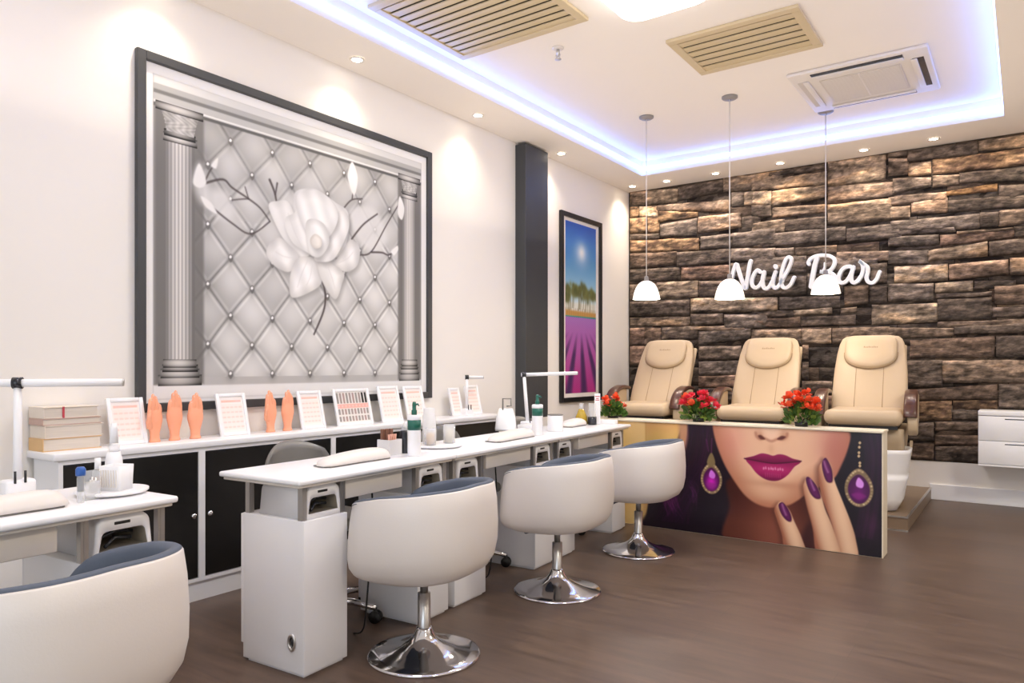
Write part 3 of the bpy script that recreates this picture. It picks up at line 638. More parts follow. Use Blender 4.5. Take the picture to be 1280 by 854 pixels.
    fC = [(-1109,529),(-1085,582),(-1065,606),(-1030,560),(-1010,465),(-966,349),(-915,214),(-885,107),(-872,-40),(-985,-40),(-1018,151),(-1065,287),(-1094,376)]
    fB = [(-1204,396),(-1197,438),(-1177,469),(-1133,444),(-1094,366),(-1065,267),(-1018,151),(-972,-40),(-1110,-40),(-1143,134),(-1182,285)]
    fA = [(-1390,230),(-1372,272),(-1342,290),(-1292,241),(-1261,171),(-1212,63),(-1190,-40),(-1312,-40),(-1342,77),(-1373,168)]
    for pts, ax in ((fC, (-1070,600,-930,0,74)), (fB, (-1170,460,-1045,0,74)), (fA, (-1345,285,-1255,0,64))):
        im.poly([(p_[0]-16, p_[1]-8) for p_ in pts], (70,34,30), soft=26, alpha=.55)
        im.poly(pts, None, soft=5, shade=skin(*ax))
        im.stroke(pts[-4:]+pts[:2], 5, (150,90,70), soft=6, alpha=.35)
    def nail(pts, hx, hz):
        im.poly([(p_[0]+3, p_[1]-3) for p_ in pts], (150,96,78), soft=7, alpha=.7)
        im.poly(pts, None, soft=4, shade=lambda x, z, d: np.stack([70+30*np.clip(-d/18, 0, 1), 16+14*np.clip(-d/18, 0, 1), 62+30*np.clip(-d/18, 0, 1)], -1))
        im.stroke([(hx-10, hz+34), (hx, hz), (hx+14, hz-34)], 9, (196,140,186), soft=7, alpha=.75)
    nail([(-1363,265),(-1337,288),(-1302,250),(-1280,200),(-1282,167),(-1307,168),(-1342,204)], -1328, 240)
    nail([(-1187,450),(-1172,474),(-1133,439),(-1106,390),(-1096,343),(-1128,337),(-1162,374)], -1148, 425)
    nail([(-1087,571),(-1065,608),(-1037,565),(-1023,515),(-1024,456),(-1056,453),(-1077,500)], -1064, 550)
    # earrings
    def earring(cx, cz, w, h, gem, hi, hw):
        out = []; inn = []
        for k in range(16):
            a = 2*PI*k/16; rr = 1-.30*max(0, math.sin(a))**2
            out.append((cx+w*math.cos(a)*rr, cz+h*math.sin(a)*(1.12 if math.sin(a) > 0 else 1)))
            inn.append((cx+w*.76*math.cos(a)*rr, cz-h*.02+h*.8*math.sin(a)))
        im.poly(out, (128,106,78), soft=5)
        P = spline(out, 4, True)
        for k in range(0, len(P), 2):
            g = rs.uniform(.6, 1.35); x, z = P[k]; x = cx+(x-cx)*.9; z = cz+(z-cz)*.9
            im.glow(x, z, 7, 7, (min(255, 206*g), min(255, 182*g), min(255, 140*g)), .8)
        im.poly(inn, None, soft=5, shade=lambda x, z, d: np.stack([70+.9*gem[0]*np.exp(-((x-cx)/(w*.5))**2-((z-cz+h*.2)/(h*.5))**2), 14+.6*gem[1]*np.exp(-((x-cx)/(w*.5))**2-((z-cz+h*.2)/(h*.5))**2), 72+.9*gem[2]*np.exp(-((x-cx)/(w*.5))**2-((z-cz+h*.2)/(h*.5))**2)], -1))
        im.poly([(cx+hw*.0, cz+h*.62), (cx+hw*.7, cz+h*.34), (cx+hw*.5, cz+h*.06), (cx-hw*.3, cz+h*.12), (cx-hw*.4, cz+h*.36)], hi, soft=5)
        im.poly([(cx-w*.5, cz-h*.35), (cx, cz-h*.22), (cx+w*.5, cz-h*.38), (cx, cz-h*.62)], (150,40,140), soft=9, alpha=.6)
    earring(-1829, 400, 78, 106, (170, 30, 150), (216,120,232), 40)
    im.poly([(-1829,590),(-1800,520),(-1829,490),(-1862,518)], (130,112,76), soft=6)
    im.stroke([(-1829,590),(-1826,690)], 6, (96,40,86), soft=4); im.stroke([(-1850,600),(-1866,680)], 7, (110,36,100), soft=5, alpha=.7)
    earring(-866, 425, 84, 116, (40, 4, 40), (222,150,238), 40)
    for (bx, bz) in ((-860,718),(-863,690),(-865,655),(-866,633),(-860,590),(-860,571)):
        im.poly([(bx-8,bz),(bx,bz+10),(bx+8,bz),(bx,bz-10)], (214,186,140), soft=4)
    loc(im.mesh('portrait_print', M['gloss'], lambda X, Z: (X/1000, 0*X+Y-.003, Z/1000), t))
counter()

# ------------------------------------------------------------------ ceiling fittings
def vent(label, x0, x1, y0, y1, n):
    t = thing('ceiling_vent', label, 'vent', ((x0+x1)/2, (y0+y1)/2, ZU))
    def loc(o): o.location = (-(x0+x1)/2, -(y0+y1)/2, -ZU); return o
    w = .055
    loc(MB().box(x0, x1, y0, y0+w, ZU-.022, ZU).box(x0, x1, y1-w, y1, ZU-.022, ZU).box(x0, x0+w, y0+w, y1-w, ZU-.022, ZU).box(x1-w, x1, y0+w, y1-w, ZU-.022, ZU).build('vent_frame', M['vent'], t, bevel=.004))
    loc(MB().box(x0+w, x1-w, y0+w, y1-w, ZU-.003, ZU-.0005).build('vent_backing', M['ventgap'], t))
    p = (y1-y0-2*w)/n
    for i in range(n):
        a = y0+w+i*p
        b = MB()
        b.add([(x0+w, a+.014, ZU-.018), (x1-w, a+.014, ZU-.018), (x1-w, a+p+.002, ZU-.012), (x0+w, a+p+.002, ZU-.012),
               (x0+w, a+.014, ZU-.012), (x1-w, a+.014, ZU-.012), (x1-w, a+p+.002, ZU-.006), (x0+w, a+p+.002, ZU-.006)],
              [(0,1,2,3),(7,6,5,4),(0,4,5,1),(1,5,6,2),(2,6,7,3),(3,7,4,0)])
        loc(b.build('slat', M['vent'], t))
vent('large cream slatted ceiling vent nearest the viewer beside the blue light strip', -3.2, -2.2, 3.02, 3.92, 11)
vent('smaller cream slatted ceiling vent between the round lamp and the air conditioner', -1.94, -1.10, 4.487, 5.14, 6)

def aircon():
    x0, x1, y0, y1 = -1.47, -.5, 5.5, 6.46
    cx, cy = (x0+x1)/2, (y0+y1)/2
    t = thing('air_conditioner', 'white four-way ceiling air conditioner cassette near the stone wall', 'air conditioner', (cx, cy, ZU))
    z = ZU
    MB().rbox(-.455, .455, -.455, .455, -.028, 0, .012).build('cassette_panel', M['acwhite'], t)
    MB().rbox(-.27, .27, -.26, .26, -.036, -.026, .006).build('intake_grille', M['acgrill'], t)
    b = MB()
    for k in range(26): b.box(-.255, .255, -.24+k*.019, -.236+k*.019, -.0375, -.0355)
    b.box(-.006, .006, -.26, .26, -.039, -.035)
    b.build('grille_ribs', M['acwhite'], t)
    for k in range(4):
        R = Matrix.Rotation(k*PI/2, 4, 'Z')
        MB().box(-.30, .30, -.415, -.345, -.0295, -.0275, R).build('outlet_slot', M['dark'] if k != 3 else M['acgrill'], t)
        MB().rbox(-.30, .30, -.375, -.335, -.04, -.03, .004, 2, Matrix.Rotation(k*PI/2, 4, 'Z')).build('louvre', M['acwhite'], t)
aircon()

t = thing('ceiling_lamp', 'large round-cornered white glowing ceiling lamp at the top edge', 'lamp', (-1.71, 3.76, ZU))
MB().rbox(-.28, .28, -.28, .28, -.02, 0, .009).build('lamp_base', M['acwhite'], t)
def rrect(w, h, r, n=8):
    out = []
    for cx, cy, a0 in ((w-r, h-r, 0), (-w+r, h-r, 90), (-w+r, -h+r, 180), (w-r, -h+r, 270)):
        for k in range(n+1):
            a = math.radians(a0+90*k/n); out.append((cx+r*math.cos(a), cy+r*math.sin(a)))
    return out
b = MB(); R_ = []
for s_, z in ((1, -.02), (1, -.05), (.98, -.066), (.93, -.075)): R_.append([(x*s_, y*s_, z) for x, y in rrect(.27, .27, .11)])
b.rings(R_, False, True); b.build('diffuser', M['panelglow'], t)

t = thing('sprinkler', 'small chrome fire sprinkler hanging from the ceiling tray', 'sprinkler', (-2.58, 4.175, ZU))
MB().lathe([(.04,0),(.04,-.006),(.025,-.012)], n=20).build('rosette', M['acwhite'], t)
b = MB().lathe([(.012,-.01),(.012,-.04),(.008,-.045),(.008,-.06)], n=12); b.cyl((-.016,0,-.045),(-.012,0,-.075),.003,n=6); b.cyl((.016,0,-.045),(.012,0,-.075),.003,n=6); b.lathe([(.022,-.075),(.022,-.079)], n=16)
b.build('sprinkler_head', M['steel'], t)

DL = [(-3.56, y) for y in (.75, 2.0, 3.27, 4.55, 5.82, 7.33)]+[(x, 7.34) for x in (-3.16, -2.62, -1.97, -1.22, -.66, .05)]
dnames = {(-3.56,3.27): 'round ceiling downlight above the big magnolia mural', (-3.56,4.55): 'round ceiling downlight just before the dark pillar', (-3.56,5.82): 'round ceiling downlight just past the dark pillar', (-3.56,7.33): 'round ceiling downlight in the corner where white wall meets stone',
  (-3.16,7.34): 'stone-wall ceiling downlight nearest the corner', (-2.62,7.34): 'second ceiling downlight along the stone wall from the corner', (-1.97,7.34): 'ceiling downlight above the start of the white wall sign', (-1.22,7.34): 'ceiling downlight above the end of the white wall sign', (-.66,7.34): 'rightmost visible ceiling downlight along the stone wall'}
for i, p in enumerate(DL):
    t = thing('downlight', dnames.get(p, 'round ceiling downlight above the %s' % ('blank left wall nearest the viewer' if i == 0 else 'near end of the white sideboard' if i == 1 else 'floating drawer unit')), 'downlight', (p[0], p[1], ZC), 0, 'ceiling downlights')
    MB().lathe([(.034,-.001),(.034,-.006),(.048,-.007),(.051,-.001)], n=24, cap0=False, cap1=False).build('trim_ring', M['acwhite'], t)
    MB().lathe([(.035,-.0012),(.035,-.0045)], n=24).build('bulb', M['downglow'], t)
    l = bpy.data.lights.new('downlight_beam', 'SPOT'); l.energy = 26 if p[1] < 7 else 40; l.color = (1, .85, .68); l.spot_size = math.radians(120); l.spot_blend = 1; l.shadow_soft_size = .03
    o = bpy.data.objects.new('downlight_beam', l); COL.objects.link(o); o.location = (p[0], p[1], ZC-.012)
    if p[1] > 7.2: o.rotation_euler = (math.radians(6), 0, 0)
    else: o.rotation_euler = (0, math.radians(-4), 0)

def pendant(x, y, zb, label):
    t = thing('pendant_lamp', label, 'lamp', (x, y, ZU), 0, 'glass pendant lamps over the pedicure counter')
    h = ZU-zb
    MB().lathe([(.062,0),(.062,-.012),(.05,-.02),(.008,-.022)], n=28).build('ceiling_canopy', M['canopy'], t)
    MB().cyl((0,0,-.02),(0,0,-h+.175),.0042,n=8).build('cord', M['acwhite'], t)
    MB().lathe([(.008,-h+.2),(.017,-h+.195),(.019,-h+.165),(.03,-h+.155)], n=20).build('lamp_holder', M['canopy'], t)
    prof = [(.022,.158),(.045,.15),(.07,.13),(.09,.1),(.104,.062),(.112,.028),(.118,0)]
    b = MB().lathe([(r, z-h) for r, z in prof]+[(r-.004, z-h+.002) for r, z in prof[::-1]], n=36, cap0=False, cap1=False)
    b.build('glass_shade', M['shade'], t)
    MB().ell((0,0,-h+.055), .03, .03, .042).build('bulb', M['bulb'], t)
    l = bpy.data.lights.new('pendant_light', 'POINT'); l.energy = 9; l.color = (1, .85, .66); l.shadow_soft_size = .04
    o = bpy.data.objects.new('pendant_light', l); COL.objects.link(o); o.location = (x, y, zb-.01)
pendant(-2.668, 5.765, 1.785, 'white glass pendant lamp hanging nearest the white side wall')
pendant(-1.928, 5.723, 1.745, 'middle white glass pendant lamp hanging in front of the letter N')
pendant(-1.375, 6.51, 1.82, 'white glass pendant lamp hanging in front of the letter B')

# ------------------------------------------------------------------ script sign on the stone
def sign():
    t = thing('wall_sign', 'white raised script letters reading Nail Bar on the stone wall', 'sign', (-1.83, 7.53, 2.13))
    import itertools
    hf = 905; yaw = math.radians(35.35)
    # strokes in wall metres: x along the wall, z up
    def S(pts, ox, oy, s):
        out = []
        for x, y in pts:
            px, py = ox+x/s, oy+y/s; c = (px-640)/905
            dx, dy = -math.sin(yaw)+c*math.cos(yaw), math.cos(yaw)+c*math.sin(yaw)
            tt = 7.5/dy; out.append((dx*tt, 1.2-(py-459)*tt/905))
        return out
    A = (780, 290, 3.765); B_ = (940, 300, 6.571)
    L = {
     'letter_N': [([(494,232),(504,212),(512,180),(524,150),(534,178),(550,226),(567,266),(575,228),(586,160),(592,136)], A, .021)],
     'letter_a': [([(60,262),(38,246),(10,280),(-8,330),(-4,372),(22,392),(52,376),(78,330),(92,275)], B_, .020), ([(92,262),(80,320),(84,376),(104,400),(134,384),(160,340)], B_, .020)],
     'letter_i': [([(186,262),(168,320),(164,368),(184,394),(214,376),(240,336)], B_, .020), ([(186,214),(190,222)], B_, .022)],
     'letter_l': [([(232,340),(262,290),(300,220),(318,165),(306,140),(282,146),(258,190),(236,270),(232,340),(246,384),(276,392),(310,366),(334,318),(340,306)], B_, .019)],
     'letter_B': [([(462,196),(458,180),(480,150),(530,128),(590,124),(640,132),(672,160),(668,206),(636,248),(586,262)], B_, .019), ([(530,140),(512,200),(496,280),(480,380)], B_, .024), ([(572,262),(556,258),(578,262),(640,268),(676,300),(680,350),(650,392),(590,400),(540,396)], B_, .019), ([(594,190),(590,230),(568,262)], B_, .011)],
     'letter_a ': [([(826,232),(798,216),(752,228),(718,270),(706,322),(726,350),(766,340),(802,292),(824,236)], B_, .020), ([(828,222),(812,280),(812,332),(836,350),(866,330),(888,300)], B_, .020)],
     'letter_r': [([(866,336),(892,296),(908,240),(900,196),(878,172),(912,196),(944,222),(946,262),(936,306),(950,342),(986,350),(1018,322),(1036,280),(1044,262)], B_, .019)],
    }
    for name, strokes in L.items():
        b = MB()
        for k, (pts, fr, w) in enumerate(strokes):
            P = [np.array(p) for p in spline(S(pts, *fr), 7)]
            # arc length for round ends
            ln = [0]
            for i in range(1, len(P)): ln.append(ln[-1]+np.linalg.norm(P[i]-P[i-1]))
            y0 = 7.524-.0008*k
            d0 = (P[1]-P[0])/max(1e-6, np.linalg.norm(P[1]-P[0])); d1 = (P[-1]-P[-2])/max(1e-6, np.linalg.norm(P[-1]-P[-2]))
            pts2 = [(P[0]-d0*w*math.cos(a), w*math.sin(a), d0) for a in (0.05, .4, .8, 1.2)]
            for i in range(len(P)):
                d = P[min(i+1, len(P)-1)]-P[max(i-1, 0)]; d = d/max(1e-6, np.linalg.norm(d)); pts2.append((P[i], w, d))
            pts2 += [(P[-1]+d1*w*math.cos(a), w*math.sin(a), d1) for a in (1.2, .8, .4, .05)]
            R = []
            for p, ww, d in pts2:
                n = np.array((-d[1], d[0])); q = p+n*ww; r = p-n*ww; q2 = p+n*max(ww-.004, .0005); r2 = p-n*max(ww-.004, .0005)
                n = n*.9; q = p+n*ww; r = p-n*ww; q2 = p+n*max(ww-.004, .0005); r2 = p-n*max(ww-.004, .0005)
                R.append([(q[0], y0+.03, q[1]), (q[0], y0-.006, q[1]), (q2[0], y0-.01, q2[1]), (r2[0], y0-.01, r2[1]), (r[0], y0-.006, r[1]), (r[0], y0+.03, r[1])])
            b.rings(R, True, True, False)
        o = b.build(name.strip(), M['sign'], t); o.location = (1.83, -7.53, -2.13)
sign()

# ------------------------------------------------------------------ sideboard along the left wall
XF = -3.46
def sideboard():
    edges = [(1.44, 2.118), (2.118, 2.987), (2.987, 3.86), (3.86, 4.72)]
    names = ['white sideboard cabinet with black door at the near end by the stacked books', 'white sideboard cabinet with black door and round lock behind the first desk', 'white sideboard cabinet with black door right of the first grey chair back', 'white sideboard cabinet with black door at the far end before the pillar']
    for i, (y0, y1) in enumerate(edges):
        t = thing('sideboard_cabinet', names[i], 'cabinet', (XL, (y0+y1)/2, 0), 0, 'black-door cabinets under the shelf')
        c = (y0+y1)/2
        def loc(o): o.location = (-XL, -c, 0); return o
        b = MB()
        b.box(XL+.02, XF, y0, y0+.018, .1, .785).box(XL+.02, XF, y1-.018, y1, .1, .785).box(XL+.02, XF-.02, y0+.018, y1-.018, .1, .12).box(XL+.02, XL+.03, y0+.018, y1-.018, .12, .785).box(XL+.02, XF, y0+.018, y1-.018, .767, .785)
        b.box(XF-.02, XF, y0+.018, y1-.018, .1, .118)
        loc(b.build('carcass', M['white'], t))
        loc(MB().box(XL+.02, XF-.01, y0, y1, 0, .1).build('plinth', M['white'], t))
        d = loc(MB().box(XF-.018, XF-.003, y0+.021, y1-.021, .121, .764).build('door', M['black'], t, bevel=.002))
        ky = {0: y1-.045, 1: y0+.045, 2: y1-.045, 3: y0+.045}[i]
        Mr = Matrix.Translation((XF-.003, ky, .44)) @ Matrix.Rotation(PI/2, 4, 'Y')
        MB().lathe([(.014,0),(.014,.006),(.011,.012),(.004,.013)], n=20, M=Mr).build('lock_knob', M['chrome'], d)
    b = MB().rbox(XL+.002, XF+.012, 1.415, 4.735, .785, .82, .006, 2)
    o = b.build('worktop', M['white']); tag(o, 'long white shelf top running over the black-door cabinets', 'worktop')
sideboard()
ZS = .82

# ------------------------------------------------------------------ books at the near end of the shelf
def book(label, y0, y1, z0, th, dx, cov, rot=0, blk=True):
    t = thing('book', label, 'book', (XL+.078+dx, (y0+y1)/2, z0), rot, 'stack of ledgers on the shelf')
    L = (y1-y0)/2; D = .074
    b = MB(); c = .004
    b.box(-D, D, -L, L, 0, c).box(-D, D, -L, L, th-c, th).box(-D, D, -L, -L+c, c, th-c)
    b.build('cover', M[cov], t, bevel=.001)
    MB().box(-D+.004, D-.004, -L+c, L-.006, c, th-c).build('pages', M['paper'], t)
    return t
book('bottom thick tan ledger of the stack on the shelf', 1.42, 1.672, ZS, .058, .01, 'bcover3', .0)
book('second thick cream ledger from the bottom of the shelf stack', 1.425, 1.678, ZS+.0585, .058, .012, 'bcover1', .015)
book('thin ledger with red-brown cover in the middle of the shelf stack', 1.42, 1.67, ZS+.117, .031, .01, 'bcover2', -.015)
t = book('top cream ledger with a red ribbon on the shelf stack', 1.422, 1.66, ZS+.1485, .051, .008, 'bcover1', .015)
MB().box(.0705, .0755, -.04, -.032, .0005, .0515).build('ribbon', M['redink'], t)

# ------------------------------------------------------------------ display frames and hand models on the shelf
def card_frame(name, label, y, w, h, kind, x=-3.585, lean=14, turn=0):
    t = thing(name, label, 'display' if kind else 'picture frame', (x, y, ZS), turn, 'card displays on the shelf')
    R = Matrix.Rotation(math.radians(-lean), 4, 'Y')
    f = .02
    b = MB()
    for a in ((-w/2, -w/2+f, 0, h), (w/2-f, w/2, 0, h), (-w/2+f, w/2-f, 0, f), (-w/2+f, w/2-f, h-f, h)):
        b.rbox(-.012, .003, a[0], a[1], a[2], a[3], .003, 2, R)
    b.build('frame', M['white'], t)
    back = MB().box(-.012, -.006, -w/2+f*.5, w/2-f*.5, f*.5, h-f*.5, R)
    ax = -.013-h*.7*math.sin(math.radians(lean)); az = h*.7*math.cos(math.radians(lean)); bx = -.36*h
    back.add([(ax, -.012, az), (ax, .012, az), (bx, .012, .0), (bx, -.012, .0), (ax-.004, -.012, az), (ax-.004, .012, az), (bx-.006, .012, .0), (bx-.006, -.012, .0)],
             [(0,1,2,3),(4,5,6,7),(0,1,5,4),(2,3,7,6),(0,3,7,4),(1,2,6,5)])
    back.build('easel_back', M['white'], t)
    im = Img(-w/2+f, w/2-f, f, h-f, .0025)
    im.fill((246, 238, 234) if kind != 2 else (236, 232, 228))
    W_, H_ = w-2*f, h-2*f
    if kind == 2:
        n = 10
        for r, (za, zb) in enumerate(((.62, .96), (.04, .44))):
            for k in range(n):
                x0 = -W_/2+W_*(k+.14)/n; x1 = -W_/2+W_*(k+.8)/n
                dk = (40, 38, 38) if (r == 0 and k >= 8) else (150+10*(k % 3), 146, 142)
                im.poly([(x0, f+H_*za), (x1, f+H_*za), (x1, f+H_*zb), (x0, f+H_*zb)], dk, smooth=False, soft=.002)
                if r == 1: im.poly([(x0, f+H_*.2), (x1, f+H_*.2), (x1, f+H_*.26), (x0, f+H_*.26)], (226, 220, 216), smooth=False, soft=.002)
        im.poly([(-W_/2, f+H_*.46), (W_/2, f+H_*.46), (W_/2, f+H_*.6), (-W_/2, f+H_*.6)], (250, 176, 164), smooth=False, soft=.003)
        for k in range(9): im.glow(-W_/2+W_*(k+.5)/9, f+H_*.53, .006, .006, (250, 214, 206), .9)
    else:
        im.poly([(-W_*.42, f+H_*.84), (W_*.42, f+H_*.84), (W_*.42, f+H_*.9), (-W_*.42, f+H_*.9)], (240, 196, 182), smooth=False, soft=.003)
        im.poly([(-W_*.44, f+H_*.06), (W_*.44, f+H_*.06), (W_*.44, f+H_*.8), (-W_*.44, f+H_*.8)], (248, 232, 226), smooth=False, soft=.003)
        for r in range(5):
            for k in range(5):
                xx = -W_*.36+W_*.18*k; zz = f+H_*(.14+.14*r)
                im.stroke([(xx-.006, zz), (xx+.006, zz)], .008, (245, 206, 196), soft=.003, smooth=False, alpha=.8)
    def fn(X, Z):
        c, s_ = math.cos(math.radians(lean)), math.sin(math.radians(lean)); return (-.004*c-Z*s_, X, Z*c-.0)
    im.mesh('card' if kind != 2 else 'swatch_card', M['print'], fn, t)
card_frame('picture_frame', 'white framed pink price card at the near end of the shelf beside the books', 1.815, .18, .235, 1)
card_frame('picture_frame', 'white framed pink price card between the three hands and the two hands', 2.40, .185, .24, 1)
card_frame('picture_frame', 'white framed pink price card just right of the two peach hands', 2.945, .185, .24, 1)
card_frame('swatch_board', 'grey nail sample board with rows of swatches and a pink stripe', 3.29, .31, .245, 2)
card_frame('picture_frame', 'white framed pink price card right beside the nail sample board', 3.63, .2, .255, 1)
card_frame('picture_frame', 'small white framed pink price card last in the row by the pump bottle', 3.88, .2, .25, 1)
card_frame('picture_frame', 'pale pink framed card at the far end of the shelf under a small lamp', 4.56, .17, .24, 1)
card_frame('card_holder', 'clear white card holder at the far end of the shelf left of the small lamp', 4.36, .13, .225, 1, x=-3.6)

def hand(label, y, x=-3.6, turn=0, mir=1, h=.255, thumb=True):
    t = thing('hand_model', label, 'hand model', (x, y, ZS), turn, 'peach practice hands on the shelf')
    b = MB(); n = 20; R = []
    k = h/.255
    for z, rx, ry in ((0,.021,.029),(.004,.023,.031),(.02,.018,.025),(.045,.018,.026),(.075,.021,.034),(.105,.022,.042),(.125,.020,.043),(.145,.016,.040),(.165,.012,.035)):
        R.append([(rx*math.cos(2*PI*j/n), ry*math.sin(2*PI*j/n), z*k) for j in range(n)])
    b.rings(R)
    for yo, ln, r in ((-.029,.205,.0098),(-.0095,.238,.0108),(.0105,.25,.0112),(.030,.228,.0104)):
        yo *= mir; y1 = yo*.72
        pts = [(0, yo, .14*k), (.002, yo*.98, .17*k), (.001, yo*.88, (.17+(ln-.17)*.5)*k), (-.003, y1, (ln-.008)*k), (-.004, y1, ln*k)]
        b.tube(pts, [r*1.05, r, r*.95, r*.78, r*.3], 10)
    if thumb:
        b.tube([(.004, .03*mir, .075*k), (.014, .043*mir, .105*k), (.018, .043*mir, .135*k), (.016, .036*mir, .158*k), (.015, .034*mir, .164*k)], [.015, .0135, .0115, .0085, .003], 10)
    o = b.build('hand_form', M['orange'], t)
    m = o.modifiers.new('Remesh', 'REMESH'); m.mode = 'VOXEL'; m.voxel_size = .0027; m.use_smooth_shade = True
    s_ = o.modifiers.new('Smooth', 'SMOOTH'); s_.iterations = 3; s_.factor = .5
    nb = MB()
    for yo, ln in ((-.029,.205),(-.0095,.238),(.0105,.25),(.030,.228)):
        nb.ell((.004, yo*mir*.72, (ln-.013)*k), .003, .0058, .009, 10, 6)
    nb.build('nails', mat('pale_nail', rgb(250,196,170), .25), t)
hand('peach hand model with open thumb, first of the three beside the price card', 1.945, turn=.15, mir=-1, h=.25)
hand('tall peach hand model in the middle of the group of three', 2.05, turn=.0, mir=1, h=.265, thumb=False)
hand('peach hand model at the right of the group of three', 2.165, turn=-.1, mir=1, h=.25, thumb=False)
hand('peach hand model at the left of the pair', 2.635, turn=.1, mir=-1, h=.25)
hand('peach hand model at the right of the pair', 2.755, turn=-.05, mir=1, h=.25, thumb=False)

# ------------------------------------------------------------------ nail desks
TH = math.radians(3.3); ZT = .772
def dpt(x, y0):     # front line of the desk row
    return (-2.235-.0577*(y0-1.755), y0, 0)
def uv_lamp_mesh(t):
    w, h, d, wall = .095, .128, .27, .016
    def arch(w, h, r, z0=0, n=6):
        P = [(-w, z0), ]
        for a in range(n+1):
            q = PI-PI/2*a/n; P.append((-w*.9+r+r*math.cos(q), h-r+r*math.sin(q)))
        for a in range(n+1):
            q = PI/2-PI/2*a/n; P.append((w*.9-r+r*math.cos(q), h-r+r*math.sin(q)))
        P.append((w, z0)); return P
    O = arch(w, h, .035); I = arch(w-.015, h-.046, .02, .02)
    Rr = [[(-d, a*.97, z*.97) for a, z in O], [(-.012, a, z) for a, z in O], [(0, a*.98, z*.98) for a, z in O], [(0, a, z) for a, z in I], [(-.006, a, z) for a, z in I]]
    b = MB().rings(Rr, True, False, True)
    b.build('lamp_body', M['white'], t)
    b = MB().rings([[(-.005, a, z) for a, z in I], [(-.2, a*.9, z*.9) for a, z in I]], False, True, False); b.build('lamp_chamber', M['chamber'], t)
    MB().rbox(-.003, .0015, -.032, .02, h-.03, h-.02, .002, 2).build('display', M['blackp'], t)
    b = MB().tube([(-.02, -.05, .03), (-.04, -.01, .05), (-.03, .04, .045)], .006, 8); b.tube([(-.03, -.06, .06), (-.05, 0, .07), (-.04, .05, .062)], .006, 8)
    b.build('lamp_tube', M['dark'], t)
lamp0 = None
def uv_lamp(loc, rz, label):
    global lamp0
    if lamp0 is None:
        t = thing('nail_lamp', label, 'lamp', loc, rz, 'nail curing lamps in the desk cubbies'); uv_lamp_mesh(t); lamp0 = t
    else:
        t = copy_tree(lamp0); t.location = loc; t.rotation_euler = (0, 0, rz); t['label'] = label
    return t
def desk(y0, L, peds, apron, label, lamps, grommet=False, cable=None, x0=None):
    l0 = dpt(0, y0)
    if x0 is not None: l0 = (x0, y0, 0)
    t = thing('nail_desk', label, 'desk', l0, TH, 'white nail desks in a row')
    o = MB().rbox(-.47, .012, 0, L, ZT-.022, ZT, .008, 3).build('tabletop', M['white'], t)
    MB().rbox(-.455, -.004, .012, L-.012, ZT-.034, ZT-.0225, .004, 2).build('under_edge', M['cream2'], o)
    for (a, b_) in peds:
        p = MB().rbox(-.38, -.02, a, b_, .012, .605, .003, 2).box(-.36, -.035, a+.012, b_-.012, 0, .012).build('pedestal', M['white'], t)
        MB().rbox(-.396, -.381, a+.002, b_-.002, .07, .6, .003, 2).build('pedestal_door', M['white'], p)
        if grommet and a < .1:
            Mr = Matrix.Translation((-.085, a-.001, .13)) @ Matrix.Rotation(PI/2, 4, 'X') @ Matrix.Diagonal((.62, 1, 1, 1))
            MB().lathe([(.036,-.001),(.036,.005),(.03,.008),(.022,.006),(.022,.0005)], n=28, M=Mr, cap0=False, cap1=False).build('cable_grommet', M['steel'], p)
            Mr2 = Matrix.Translation((-.085, a-.0015, .13)) @ Matrix.Rotation(PI/2, 4, 'X') @ Matrix.Diagonal((.62, 1, 1, 1))
            MB().lathe([(.022,0),(.022,.001)], n=28, M=Mr2).build('grommet_hole', M['dark'], p)
        for x in (-.045, -.355):
            for y in (a+.014, b_-.014):
                MB().box(x-.012, x+.012, y-.012, y+.012, .605, ZT-.034).box(x+.012, x+.0135, y-.003, y+.003, .605, ZT-.034).build('post', M['alu'], t)
    MB().rbox(-.3, -.04, apron[0], apron[1], .655, ZT-.0345, .003, 2).build('drawer', M['cream2'], t)
    pass
    if cable is not None:
        MB().tube(spline([(-.10, cable, .74), (-.09, cable+.01, .5), (-.1, cable-.012, .25), (-.12, cable-.02, .05), (-.2, cable, .004)], 6), .004, 6).build('cable', M['blackp'], t)
    R = Matrix.Translation(l0) @ Matrix.Rotation(TH, 4, 'Z')
    for yy, lab in lamps:
        q = R @ Vector((-.035, yy, .6055)); uv_lamp(q, TH, lab)
M['cream2'] = mat('light_beige_laminate', rgb(226,218,208), .35, var=.01)
desk(.285, 1.04, [(.02,.27),(.745,1.02)], (.33,.685), 'white nail desk in the foreground at the left edge', [(.882, 'white nail curing lamp in the foreground desk at the left edge')], x0=-2.25)
desk(1.755, .99, [(.05,.28),(.73,.965)], (.29,.645), 'white nail desk in front with an oval grommet on its end pedestal', [(.165, 'white nail curing lamp in the open end of the front desk'), (.848, 'white nail curing lamp partly hidden above the nearest full tub chair back')], True, .5)
desk(2.745, 1.09, [(.025,.3),(.82,1.055)], (.335,.8), 'white middle nail desk of the row of three', [(.162, 'white nail curing lamp in the near cubby of the middle desk'), (.938, 'white nail curing lamp in the far cubby of the middle desk')], False, .5)
desk(3.835, 1.1, [(.02,.24),(.83,1.06)], (.335,.8), 'white far nail desk ending against the portrait counter', [(.13, 'white nail curing lamp in the near cubby of the far desk'), (.945, 'white nail curing lamp at the very end of the far desk')])

